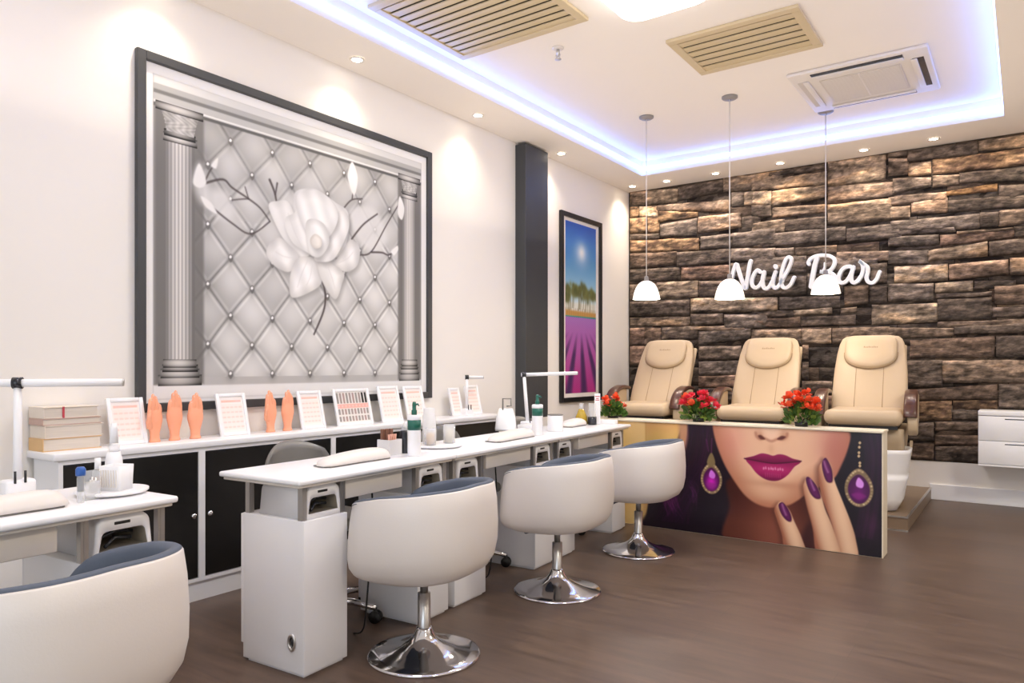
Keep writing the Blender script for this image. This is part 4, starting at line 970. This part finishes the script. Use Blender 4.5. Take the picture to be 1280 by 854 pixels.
# ------------------------------------------------------------------ white tub chairs
def smooth_interp(t, tab):
    return float(np.interp(t, np.arange(181), tab))
def tub_chair(x, y, rz, label):
    """faces local -x; local +x is the back"""
    t = thing('tub_chair', label, 'chair', (x, y, 0), rz, 'white tub chairs on chrome discs')
    N = 72
    tab = np.interp(np.abs(np.arange(-200, 201)), (0,45,90,120,136,143,152,165,200), (.724,.714,.69,.658,.632,.585,.52,.49,.485))
    ker = np.exp(-(np.arange(-14, 15)/6.)**2); tab = np.convolve(tab, ker/ker.sum(), 'same')[200:381]
    ZR = (tab,)
    def plan(a):   # super-ellipse plan radius
        c, s = abs(math.cos(a)), abs(math.sin(a)); e = 2.35
        return 1/((c/.292)**e+(s/.305)**e)**(1/e)
    z0 = .345
    front = ((0,0),(.55,0),(.84,.01),(.94,.05),(.985,.13),(1,.25),(.99,.5),(.965,.8),(.935,1.0))
    back = ((0,0),(.48,0),(.70,.025),(.86,.10),(.945,.21),(.99,.38),(1,.58),(.985,.82),(.955,1.0))
    R = []
    for k in range(len(front)):
        r = []
        for j in range(N):
            a = 2*PI*j/N; deg = abs(math.degrees(math.atan2(math.sin(a), math.cos(a))))
            w = (1+math.cos(a))/2; zr = smooth_interp(deg, *ZR)
            f = front[k][0]*(1-w)+back[k][0]*w; g = front[k][1]*(1-w)+back[k][1]*w
            ZM = .70; gz = z0+g*(zr-z0)
            rad = plan(a)*max(f, .02); r.append((rad*math.cos(a), rad*math.sin(a), gz))
        R.append(r)
    # white lip turning over the edge
    lip = []
    for j in range(N):
        a = 2*PI*j/N; deg = abs(math.degrees(math.atan2(math.sin(a), math.cos(a)))); zr = smooth_interp(deg, *ZR); rad = plan(a)*.94
        lip.append((rad*math.cos(a), rad*math.sin(a), zr+.005))
    R.append(lip)
    inn = []
    for j in range(N):
        a = 2*PI*j/N; deg = abs(math.degrees(math.atan2(math.sin(a), math.cos(a)))); zr = smooth_interp(deg, *ZR); rad = plan(a)*.9
        inn.append((rad*math.cos(a), rad*math.sin(a), zr-.03))
    R.append(inn)
    o = MB().rings(R, True, False).build('shell', M['leather_w'], t)
    # seam low on the shell
    sm = []
    for j in range(N+1):
        a = 2*PI*j/N; w = (1+math.cos(a))/2; f = .90*(1-w)+.80*w; rad = plan(a)*(f+.002)
        sm.append((rad*math.cos(a), rad*math.sin(a), z0+.112*(.42*(1-w)+.5*w)))
    # slate lining: rolled rim, inner wall, bottom
    def ring(fr, dz, floor=None):
        r = []
        for j in range(N):
            a = 2*PI*j/N; deg = abs(math.degrees(math.atan2(math.sin(a), math.cos(a)))); zr = smooth_interp(deg, *ZR)
            rad = plan(a)*fr; z = zr+dz
            if floor is not None: z = min(z, floor) if floor > 0 else z
            r.append((rad*math.cos(a), rad*math.sin(a), z))
        return r
    MB().rings([ring(.942,-.003), ring(.936,.008), ring(.912,.013), ring(.86,.011), ring(.825,-.004), ring(.81,-.035), ring(.80,-.08,.56), ring(.78,-.14,.44), ring(.6,-.2,.42)], False, True).build('lining', M['slate'], t)
    c = []
    for fr, z in ((.74,.40),(.775,.43),(.775,.475),(.74,.495),(.5,.503),(.02,.505)):
        c.append([(plan(2*PI*j/N)*fr*math.cos(2*PI*j/N)-.0, plan(2*PI*j/N)*fr*math.sin(2*PI*j/N), z) for j in range(N)])
    MB().rings(c, True, True).build('seat_cushion', M['slate'], t)
    MB().lathe([(.075,.344),(.075,.336),(.03,.330),(.0165,.325),(.0165,.24)], n=28).build('piston', M['steel'], t)
    MB().lathe([(.020,.262),(.027,.26),(.027,.1),(.0275,.095)], n=28).build('column', M['steel'], t)
    MB().lathe([(.232,.0),(.235,.004),(.234,.010),(.225,.014),(.19,.020),(.14,.031),(.095,.047),(.064,.066),(.045,.088),(.034,.11),(.030,.12)], n=64).build('base', M['chrome'], t)
    return t
c1 = tub_chair(-2.0, .82, .12, 'white tub chair cut off by the lower left corner')
def tub_copy(x, y, rz, label):
    c = copy_tree(c1); c.location = (x, y, 0); c.rotation_euler = (0, 0, rz); c['label'] = label
tub_copy(-2.045, 2.25, .1, 'white tub chair at the front desk, whole and nearest the viewer')
tub_copy(-2.05, 3.31, .08, 'middle white tub chair of the row at the desks')
tub_copy(-2.06, 4.33, .06, 'farthest white tub chair in front of the portrait panel')

# ------------------------------------------------------------------ technicians' swivel chairs behind the desks
def swivel(x, y, rz, label):
    t = thing('swivel_chair', label, 'chair', (x, y, 0), rz, 'grey swivel chairs behind the desks')
    n = 13; m = 9; R = []
    for side in (0, .02):
        for i in range(m):
            v = i/(m-1); z = .50+.335*v; hw = .2*(1-.55*max(0, v-.6)**2*2.2)*(.8+.2*min(1, v*3)); row = []
            for j in range(n):
                u = -1+2*j/(n-1); row.append((-.20-side-.05*v+.06*u*u, u*hw, z-.05*(u*u)*v*v))
            R.append(row)
    vs = [p for r in R for p in r]; fs = []
    for s in (0, m):
        for i in range(m-1):
            for j in range(n-1): fs.append(((s+i)*n+j, (s+i)*n+j+1, (s+i+1)*n+j+1, (s+i+1)*n+j))
    def br(a, b_): fs.append((a, b_, b_+m*n, a+m*n))
    for j in range(n-1): br(j, j+1); br((m-1)*n+j, (m-1)*n+j+1)
    for i in range(m-1): br(i*n, (i+1)*n); br(i*n+n-1, (i+1)*n+n-1)
    MB().add(vs, fs, True).build('backrest', M['greyshell'], t)
    MB().rbox(-.2, .2, -.21, .21, .44, .5, .028, 4).build('seat', M['greyshell'], t)
    MB().tube([(-.19,0,.46),(-.235,0,.5),(-.245,0,.58)], .016, 8).build('back_bracket', M['blackp'], t)
    MB().lathe([(.09,.44),(.09,.425),(.024,.41),(.024,.25),(.032,.25),(.032,.09),(.045,.085),(.045,.06)], n=20).build('gas_column', M['chrome'], t)
    for k in range(5):
        a = 2*PI*k/5+.35; c, s = math.cos(a), math.sin(a)
        l = MB().tube([(.03*c,.03*s,.085),(.15*c,.15*s,.088),(.27*c,.27*s,.07)], [.02,.018,.014], 8).build('base_arm', M['chrome'], t)
        q = MB(); px, py = .268*c, .268*s
        q.cyl((px-.018*s, py+.018*c, .029), (px-.006*s, py+.006*c, .029), .029, n=18); q.cyl((px+.006*s, py-.006*c, .029), (px+.018*s, py-.018*c, .029), .029, n=18)
        q.cyl((px-.006*s, py+.006*c, .029), (px+.006*s, py-.006*c, .029), .01, n=10); q.cyl((px, py, .03), (px, py, .072), .007, n=8)
        q.build('caster', M['blackp'], l)
    return t
s0 = swivel(-2.74, 2.31, .0, 'grey swivel chair with a rounded back behind the front desk')
for x, y, lab in ((-2.80, 3.44, 'grey swivel chair behind the middle desk, only the top of its back showing'), (-2.84, 4.42, 'grey swivel chair hidden behind the far desk with chrome casters below')):
    c = copy_tree(s0); c.location = (x, y, 0); c['label'] = lab

# ------------------------------------------------------------------ platform and pedicure chairs
t = thing('platform', 'low brown wooden platform step with metal edge under the beige chairs', 'platform', (-2.2, 6.76, 0))
MB().box(-1.52, 1.5, -.8, .82, 0, .105).build('step_body', M['plat'], t, bevel=.004)
MB().box(-1.52, 1.504, -.806, -.79, .098, .1085).box(1.49, 1.505, -.79, .82, .098, .1085).box(-1.52, 1.504, -.806, -.8005, .0, .012).build('metal_edge', M['steel'], t)

def pedicure_chair(x, y, label):
    t = thing('pedicure_chair', label, 'chair', (x, y, .1055), 0, 'beige massage pedicure chairs')
    z0 = -.1055
    # base and foot tub
    b = MB(); R = []
    for z, w, d0, d1 in ((.0,.25,-.1,.5),(.2,.25,-.1,.5),(.5,.28,-.2,.5),(.62,.285,-.26,.5)):
        R.append([(a*w, (d0+d1)/2+c*(d1-d0)/2, z) for a, c in rrect(1, 1, .16, 5)])
    b.rings(R); b.build('base', M['beige2'], t)
    b = MB(); R = []
    for s, z, dy in ((.55,0,0),(.72,.01,0),(.86,.1,0),(.93,.24,0),(.95,.27,0),(.925,.275,0),(.95,.30,0),(1,.44,-.01),(1.02,.47,-.015),(.98,.475,-.015),(.9,.45,-.01),(.8,.2,0),(.6,.1,0)):
        R.append([(.325*s*a, -.18+dy+.235*s*c, z) for a, c in rrect(1, 1, .55, 7)])
    b.rings(R); b.build('foot_tub', M['white'], t)
    b = MB()
    for sx in (-1, 1): b.add([(sx*.31,-.06,.4),(sx*.322,-.06,.4),(sx*.33,-.02,.52),(sx*.31,-.02,.52),(sx*.31,.06,.4),(sx*.322,.06,.4),(sx*.33,.05,.5),(sx*.31,.05,.5)], [(0,1,2,3),(4,5,6,7),(0,1,5,4),(1,2,6,5),(2,3,7,6),(3,0,4,7)])
    b.build('tub_ear', M['beige2'], t)
    # seat
    MB().rbox(-.275, .275, -.37, .2, .645, .765, .055, 5).build('seat_cushion', M['beige'], t)
    MB().box(-.24, .24, -.33, .3, .62, .65).build('seat_pan', M['blackp'], t)
    # reclined back
    lean = math.radians(33)
    B = Matrix.Translation((0, .10, .72)) @ Matrix.Rotation(-lean, 4, 'X')
    b = MB(); R = []
    for v, w, th in ((0,.22,.06),(.015,.262,.10),(.05,.278,.12),(.2,.285,.13),(.45,.28,.13),(.62,.268,.125),(.72,.252,.115),(.765,.235,.10),(.785,.21,.08),(.79,.17,.05)):
        r = []
        for a, c in rrect(1, 1, .5, 6):
            r.append((a*w, .02+(c+1)/2*th-(0 if c > 0 else .0), v))
        R.append(r)
    b.rings(R, True, True, True, True, B); bo = b.build('backrest', M['beige'], t)
    MB().rbox(-.268, .268, .125, .16, .02, .765, .02, 3, B).build('back_shell', M['beige2'], t)
    for sx in (-.105, .105): MB().tube([B @ Vector((sx, .0215, z)) for z in (.06, .2, .35, .49)], .0035, 6).build('seam', M['seam'], bo)
    # headrest pillow, rounded below
    out = []
    for k in range(25):
        a = PI+PI*k/24; out.append((.205*math.cos(a)*(1+.0), .605+.165*math.sin(a)*abs(math.sin(a))**-.25 if abs(math.sin(a)) > .02 else .605))
    out += [(.205, .70), (.19, .745), (.15, .768), (-.15, .768), (-.19, .745), (-.205, .70)]
    cx, cz = 0, .63
    R = []
    for s, d in ((1,.03),(1.0,.012),(.985,-.004),(.93,-.016),(.8,-.024),(.5,-.028),(.1,-.029)):
        R.append([B @ Vector((cx+(a-cx)*s, d, cz+(c-cz)*s)) for a, c in out])
    MB().rings(R, False, True).build('headrest', M['beige'], t)
    eb = MB()
    for k in range(9): eb.box(-.052+.0125*k, -.0445+.0125*k, -.0305, -.0275, .628, .628+(.014 if k % 3 == 0 else .009), B)
    eb.build('embroidery', M['seam'], t)
    R = [B @ Vector((a*1.006, .013, cz+(c-cz)*1.006)) for a, c in out[:25]]
    MB().tube(R, .0045, 6).build('headrest_piping', M['seam'], t)
    # arms
    for sx in (-1, 1):
        prof = spline([(.16,.885),(.02,.885),(-.12,.855),(-.21,.79),(-.255,.70),(-.25,.62),(-.20,.575),(-.12,.59),(.0,.64),(.16,.66)], 5)
        poly = [(p[0], p[1]) for p in prof]
        o = MB().prism(poly, ((0,0,0),(0,1,0),(0,0,1),(1,0,0)), sx*.3, sx*.37).build('arm_panel', M['beige2'], t, bevel=.014, seg=3)
        cap = spline([(.2,.885),(.04,.898),(-.1,.872),(-.2,.815),(-.25,.75),(-.262,.715)], 6)
        R = []
        for i, p in enumerate(cap):
            d = cap[min(i+1, len(cap)-1)]-cap[max(i-1, 0)]; d = d/np.linalg.norm(d); n = np.array((d[1], -d[0]))
            if n[1] < 0 and i < 8: n = -n
            n = np.array((d[1], -d[0])) if np.dot((d[1], -d[0]), (-.5, .6)) > 0 else np.array((-d[1], d[0]))
            hw = .046; o_ = p+n*.02; i_ = p-n*.012
            R.append([(sx*.322-hw, i_[0], i_[1]), (sx*.322-hw, o_[0]-n[0]*.008, o_[1]-n[1]*.008), (sx*.322-hw*.7, o_[0], o_[1]), (sx*.322+hw*.7, o_[0], o_[1]), (sx*.322+hw, o_[0]-n[0]*.008, o_[1]-n[1]*.008), (sx*.322+hw, i_[0], i_[1])])
        MB().rings(R).build('arm_cap', M['wood'], t)
    return t
M['seam'] = mat('dark_beige_seam', rgb(150,126,94), .6)
pc = pedicure_chair(-1.05, 6.42, 'beige reclining pedicure chair at the right, nearest the counter end')
pc.rotation_euler.z = .08
for x, lab in ((-1.91, 'middle beige reclining pedicure chair between the two flower plants'), (-2.93, 'beige reclining pedicure chair beside the white side wall')):
    c = copy_tree(pc); c.location = (x, 6.42, .1055); c['label'] = lab

# ------------------------------------------------------------------ floating drawer unit
t = thing('drawer_unit', 'white wall-hung drawer unit below the stone at the right edge', 'cabinet', (.2, 7.42, .37))
b = MB().box(-.526, .5, -.165, .115, .012, .42).rbox(-.526, .5, -.182, .115, .425, .463, .003, 2).rbox(-.526, .5, -.182, .115, 0, .016, .003, 2)
b.build('carcass', M['white'], t)
for z0, z1 in ((.02, .212), (.216, .42)):
    d = MB().rbox(-.522, .496, -.184, -.1655, z0, z1, .003, 2).build('drawer', M['white'], t)
    MB().box(-.34, .32, -.1855, -.1835, z1-.026, z1-.018).build('handle_slot', M['dark'], d)

# ------------------------------------------------------------------ flowering plants on the counter
def plant(x, label, w, h, cols, ncl, seed):
    t = thing('flowering_plant', label, 'plant', (x, 5.12, .8), 0)
    rs = random.Random(seed)
    MB().lathe([(.04,0),(.045,.03),(.04,.03),(.038,.025)], n=20).build('pot', M['blackp'], t)
    for mm, cnt in (('leaf', 190), ('leaf2', 50)):
        b = MB()
        for k in range(cnt):
            th = rs.uniform(0, 2*PI); ph = rs.uniform(.0, 1.5); r = rs.uniform(.55, 1)
            p = Vector((w*.42*r*math.sin(ph)*math.cos(th), .058*r*math.sin(ph)*math.sin(th), .008+h*.62*r*math.cos(ph)))
            d = Vector((math.cos(th)*math.sin(ph), .6*math.sin(th)*math.sin(ph), .35+.5*math.cos(ph))).normalized()
            s_ = d.orthogonal().normalized(); s_.rotate(Matrix.Rotation(rs.uniform(0, 6), 3, d)) if False else None
            s_ = d.cross(Vector((rs.uniform(-1,1), rs.uniform(-1,1), rs.uniform(-1,1)))).normalized(); n = d.cross(s_)
            L = rs.uniform(.03, .05); wd = L*.36
            b.add([p, p+d*L*.3+s_*wd+n*.003, p+d*L*.7+s_*wd*.8, p+d*L-n*.006, p+d*L*.7-s_*wd*.8, p+d*L*.3-s_*wd+n*.003], [(0,1,2,3),(0,3,4,5)], False)
        o = b.build('foliage', M[mm], t)
    for k in range(ncl):
        u = (k+.5)/ncl; th = u*2*PI*2.4+rs.uniform(-.3,.3); ph = .25+1.05*math.sqrt(u)
        c = Vector((w*.46*math.sin(ph)*math.cos(th), .066*math.sin(ph)*math.sin(th)-.012, .05+h*.74*math.cos(ph)))
        b = MB()
        for q in range(13):
            a = rs.uniform(0, 2*PI); e = rs.uniform(-.2, 1.4)
            d = Vector((math.cos(a)*math.cos(e), math.sin(a)*math.cos(e), math.sin(e))); s_ = d.cross(Vector((0,.3,1))).normalized(); n = d.cross(s_)
            L = rs.uniform(.026, .04); p = c+d*.008
            b.add([p, p+d*L*.5+s_*L*.5+n*.003, p+d*L+s_*L*.34-n*.003, p+d*L*1.08, p+d*L-s_*L*.34-n*.003, p+d*L*.5-s_*L*.5+n*.003], [(0,1,2,3,4,5)], False)
        b.build('flower_cluster', M[cols[k % len(cols)]], t)
plant(-2.655, 'small green flowering plant with a few orange blooms at the far desk end', .22, .17, ['fl_or'], 5, 1)
plant(-1.955, 'crimson red flowering plant on the counter between first and middle pedicure chairs', .3, .22, ['fl_red','fl_red','fl_red','fl_or'], 16, 2)
plant(-1.235, 'orange-red flowering plant on the counter beside the right pedicure chair', .26, .25, ['fl_or'], 18, 3)

# ------------------------------------------------------------------ things on the desks
def armrest(x, y, rz, L, label):
    t = thing('hand_rest', label, 'hand rest', (x, y, ZT), rz, 'white hand rests on the desks')
    R = []; n = 20
    for i in range(15):
        u = -1+2*i/14; k = max(0, 1-abs(u)**4)**.5; hw = .062*(.35+.65*k)+.012*u*u*0; hh = .046*(.25+.75*k)*(1+.22*u)
        R.append([(.02*u*u+hw*math.cos(2*PI*j/n), u*L/2, (.006+hh*math.sin(2*PI*j/n)**.8) if 0 < j < n/2 else .0065) for j in range(n)])
    MB().rings(R).build('cushion', M['leather_w'], t)
    MB().rbox(-.045, .06, -L/2+.02, L/2-.02, 0, .006, .003, 2).build('foot', M['greyshell'], t)
armrest(-2.44, .86, TH, .34, 'white padded hand rest on the foreground desk at the left edge')
armrest(-2.47, 2.24, TH, .42, 'white padded hand rest on the front desk before the green pump bottle')
armrest(-2.50, 3.50, TH+.05, .46, 'white padded hand rest on the middle desk')
armrest(-2.68, 4.53, TH, .26, 'small white padded hand rest on the far desk by the round canister')

def desk_lamp(x, y, z, lab, ht, dirv, l0, l1, rad, lean=(0, 0), tilt=0):
    t = thing('desk_lamp', lab, 'lamp', (x, y, z))
    MB().rbox(-.035, .035, -.045, .045, 0, .055, .01, 3).box(-.05, .05, -.05, .05, 0, .008).build('clamp_base', M['white'], t)
    MB().cyl((.034,-.02,.045),(.034,-.02,.085),.004,n=8).cyl((.034,.01,.045),(.034,.01,.085),.004,n=8).build('clamp_screws', M['blackp'], t)
    top = Vector((lean[0], lean[1], ht))
    MB().tube([(0,0,.05), top], [rad*1.1, rad*.95], 14).build('stem', M['white'], t)
    d = Vector((*dirv, tilt)).normalized()
    MB().cyl(top-d*.014, top+d*.014, rad*1.55, n=20).build('joint', M['dark'], t)
    MB().tube([top-d*l0, top+d*l1], rad*1.05, 14).build('lamp_arm', M['white'], t)
    MB().cyl(top+d*l1, top+d*(l1+.004), rad*.98, n=14).build('end_cap', M['steel'], t)
desk_lamp(-2.74, 1.015, ZT, 'white tube desk lamp standing on the foreground desk by the books', .375, (.62, .78), .2, .315, .0125)
desk_lamp(-2.805, 4.14, ZT, 'slim white desk lamp on the far desk in front of the dark pillar', .375, (.8, .6), .02, .37, .012, (-.03, .0), .03)
desk_lamp(-3.585, 4.44, ZS, 'tiny white desk lamp at the far end of the shelf among cards', .30, (.7, .7), .015, .13, .012)

def bottle(x, y, z, name, lab, parts, cat='bottle', n=24, group=None):
    t = thing(name, lab, cat, (x, y, z), 0, group)
    for nm, m, prof in parts: MB().lathe(prof, n=n).build(nm, M[m], t)
    return t
# foreground desk
t = thing('turntable_tray', 'round white tray on the foreground desk carrying a white caddy', 'tray', (-2.52, 1.215, ZT))
MB().lathe([(.035,0),(.035,.006),(.108,.006),(.112,.010),(.112,.016),(.106,.017)], n=48).build('tray_disc', M['white'], t)
za = ZT+.0172
t = thing('white_caddy', 'white square ribbed pot on the round tray of the foreground desk', 'pot', (-2.49, 1.215, za), .5)
MB().rings([[(a*s_, c*s_, z) for a, c in rrect(1, 1, .2, 5)] for s_, z in ((.036,0),(.039,.082),(.035,.082),(.033,.01))]).build('pot_body', M['white'], t)
b = MB()
for k in range(7): b.box(-.03+k*.009, -.027+k*.009, -.041, -.037, .012, .07)
b.build('ribs', M['leather_w'], t)
bottle(-2.56, 1.24, za, 'dispenser_bottle', 'tall white tapered bottle on the round tray of the foreground desk', [('bottle_body','white',[(.026,0),(.028,.01),(.027,.09),(.020,.12)]),('bottle_neck','clear',[(.019,.12),(.017,.145),(.012,.15)]),('cap','white',[(.014,.15),(.012,.20),(.009,.218)])])
bottle(-2.545, 1.18, za, 'polish_bottle', 'little clear bottle with pinkish contents on the foreground tray', [('bottle_body','clear',[(.016,0),(.018,.004),(.018,.06),(.009,.07)]),('contents','pink',[(.0145,.003),(.0165,.006),(.0165,.04)]),('cap','white',[(.010,.068),(.0095,.105)])], n=18)
t = thing('tool_holder', 'clear acrylic stepped tool holder at the tray edge on the foreground desk', 'holder', (-2.475, 1.12, ZT), TH)
b = MB()
for x0, x1, y0, y1, h_ in ((-.024,.024,-.024,-.022,.05),(-.024,.024,.022,.024,.09),(-.024,-.022,-.022,.022,.09),(.022,.024,-.022,.022,.06),(-.022,.022,-.022,.022,.003)): b.box(x0, x1, y0, y1, 0 if h_ > .003 else 0, h_)
b.build('holder_walls', M['clear'], t)
b = MB()
for k in range(4): b.cyl((-.015+.01*k, .01, .004), (-.018+.011*k, .014, .06+.01*(k % 2)), .003, n=8)
b.build('tool', M['steel'], t)
bottle(-2.43, 1.075, ZT, 'vial', 'slim clear vial with blue cap on the foreground desk', [('vial_body','clear',[(.010,0),(.011,.004),(.011,.085)]),('contents','dark',[(.008,.035),(.009,.04),(.009,.08)]),('cap','blue',[(.014,.086),(.0145,.092),(.0145,.106),(.01,.113)])], n=18)

# front desk
t = thing('brush_holder', 'clear square holder with brown and pink brushes on the front desk', 'holder', (-2.54, 2.545, ZT), TH)
MB().box(-.04,.04,-.045,-.042,0,.075).box(-.04,.04,.042,.045,0,.075).box(-.04,-.037,-.042,.042,0,.075).box(.037,.04,-.042,.042,0,.075).box(-.037,.037,-.042,.042,0,.003).build('holder_walls', M['frost'], t)
b = MB()
for k in range(3): b.rbox(-.03+.004*k, -.015+.004*k, -.036+.025*k, -.014+.025*k, .005, .125, .004, 2)
b.build('brown_palette', M['brown'], t)
b = MB()
for k in range(4): b.tube([(.01, -.02+.013*k, .005), (.015, -.022+.015*k, .06), (.014, -.02+.015*k, .1)], [.003,.004,.007], 8)
b.build('brush', M['pink'], t)
t = bottle(-2.525, 2.635, ZT, 'dark_jar', 'dark square jar with a clear spiked lid on the front desk', [('jar_body','dark',[(.03,0),(.033,.004),(.033,.105),(.028,.112)]),('lid','clear',[(.026,.112),(.02,.13),(.004,.155)])], 'jar', 4)
def pump(x, y, z, lab, w, hb, group=None):
    t = thing('pump_bottle', lab, 'bottle', (x, y, z), .4)
    MB().lathe([(w*.94,0),(w,.004),(w,hb),(w*.98,hb+.003)], n=28).build('bottle_body', M['white'], t)
    MB().lathe([(w*1.015,hb*.985),(w*1.015,hb*1.36)], n=28).build('green_band', M['green'], t)
    MB().lathe([(w,hb*1.36),(w*1.04,hb*1.38),(w*1.04,hb*1.52),(w*.9,hb*1.55)], n=28).build('collar', M['white'], t)
    MB().lathe([(w*.42,hb*1.55),(w*.42,hb*1.72),(w*.3,hb*1.74),(w*.3,hb*1.95),(w*.24,hb*2.04)], n=18).tube([(0,0,hb*1.93),(w*.6,0,hb*1.95),(w*.75,0,hb*1.88)], [w*.2,w*.14,w*.1], 8).build('pump_head', M['green'], t)
pump(-2.40, 2.57, ZT, 'white and green pump bottle on the front desk, the tallest item there', .032, .128)
t = thing('turntable_tray', 'round white tray with clear pots on the middle desk near end', 'tray', (-2.57, 2.93, ZT))
MB().lathe([(.04,0),(.04,.006),(.13,.006),(.134,.010),(.134,.016),(.128,.017)], n=48).build('tray_disc', M['white'], t)
bottle(-2.60, 2.90, za, 'white_canister', 'tall frosted white canister on the round tray beside the front pump bottle', [('canister_body','frost',[(.034,0),(.036,.004),(.036,.15),(.03,.16),(.03,.19),(.012,.195)]),('contents','white',[(.03,.003),(.03,.1)])], 'canister')
bottle(-2.555, 2.86, za, 'clear_cup', 'clear cup of orange sticks on the near side of the round tray', [('cup_wall','clear',[(.03,0),(.032,.09),(.0305,.09),(.0285,.004)]),('sticks','bcover3',[(.02,.004),(.022,.06),(.014,.062)])], 'cup')
bottle(-2.545, 3.00, za, 'clear_cup', 'clear cup with cream files on the far side of the round tray', [('cup_wall','clear',[(.032,0),(.034,.1),(.0325,.1),(.0305,.004)]),('files','cream',[(.022,.004),(.024,.07),(.02,.072)])], 'cup')

# middle and far desk
t = thing('towel_stand', 'white pouch-shaped dispenser with a square metal hook on the far desk', 'dispenser', (-2.86, 3.96, ZT), .6)
MB().rings([[(a*w, c*d, z) for a, c in rrect(1, 1, .5, 5)] for w, d, z in ((.07,.045,0),(.072,.047,.015),(.064,.038,.09),(.052,.022,.13),(.044,.010,.15))]).build('pouch_body', M['cloth'], t)
MB().tube([(-.02,-.012,.13),(-.02,-.012,.215),(.035,-.012,.215),(.035,-.012,.165),(.005,-.012,.165)], .0055, 8).build('hook', M['greyshell'], t)
pump(-2.50, 3.80, ZT, 'white and green pump bottle at the far end of the middle desk', .034, .125)
t = thing('acrylic_box', 'low clear acrylic box beside the slim desk lamp', 'box', (-2.72, 4.02, ZT), TH)
MB().rbox(-.05, .05, -.06, .06, 0, .045, .006, 2).build('box_body', M['frost'], t)
bottle(-2.555, 4.10, ZT, 'round_canister', 'squat white round canister with grey rim on the far desk', [('canister_body','white',[(.05,0),(.052,.004),(.052,.105),(.049,.108)]),('rim_band','greyshell',[(.0525,.108),(.0525,.112),(.045,.114)])], 'canister')
bottle(-2.70, 4.70, ZT, 'oil_bottle', 'olive yellow glass bottle on the far desk', [('bottle_body','yellow',[(.042,0),(.048,.01),(.042,.06),(.018,.115)]),('neck','clear',[(.017,.115),(.015,.16)])])
bottle(-2.62, 4.72, ZT, 'liquid_jar', 'clear bottle with dark liquid at the bottom on the far desk', [('liquid','dark',[(.03,0),(.034,.004),(.032,.06)]),('bottle_wall','clear',[(.031,.061),(.029,.065),(.028,.16)])])
t = thing('price_stand', 'white upright card stand with red print at the far desk end', 'display', (-2.62, 4.80, ZT), .5)
MB().rbox(-.022, .022, -.012, .012, 0, .23, .004, 2).build('stand_body', M['white'], t)
b = MB()
for z, w in ((.205,.034),(.19,.02),(.178,.028)): b.box(-w/2, w/2, -.0128, -.0121, z, z+.006)
b.build('red_print', M['redink'], t)
t = thing('white_box', 'flat white box at the far desk end below the small plant', 'box', (-2.60, 4.885, ZT), TH)
MB().rbox(-.09, .09, -.035, .035, 0, .03, .004, 2).build('box_body', M['white'], t)

# ------------------------------------------------------------------ light
def area(name, loc, rot, sx, sy, e, c):
    l = bpy.data.lights.new(name, 'AREA'); l.shape = 'RECTANGLE'; l.size = sx; l.size_y = sy; l.energy = e; l.color = c
    o = bpy.data.objects.new(name, l); COL.objects.link(o); o.location = loc; o.rotation_euler = rot
area('shopfront_daylight', (-.3, YF+.06, 1.45), (math.radians(90), 0, 0), 5.2, 2.5, 88, (.80, .9, 1))
area('ceiling_lamp_light', (-1.71, 3.76, ZU-.09), (0, 0, 0), .6, .6, 40, (1, .95, .88))
for x, y, e in ((1.6, .5, 55), (1.5, 4.4, 75), (-1.6, .9, 24)):
    area('unseen_fill_light', (x, y, (ZC if x > 0 else ZU)-.03), (0, 0, 0), .55, .55, e, (1, .9, .77))  # added overhead fill lamps, out of view and without fixtures
area('ceiling_fill_uplight', (-1.3, 3.4, 2.35), (PI, 0, 0), 4.6, 7.6, 62, (1, .86, .72))  # large up-facing fill added to brighten the ceiling, no fixture
w = bpy.data.worlds.new('world'); SC.world = w; w.use_nodes = True
w.node_tree.nodes['Background'].inputs['Color'].default_value = (.75, .85, 1, 1); w.node_tree.nodes['Background'].inputs['Strength'].default_value = .7
SC.view_settings.view_transform = 'Standard'
SC.view_settings.look = 'None'
SC.view_settings.exposure = -0.12
SC.cycles.use_denoising = True
SC.cycles.max_bounces = 8
SC.cycles.diffuse_bounces = 5
SC.cycles.sample_clamp_indirect = 6
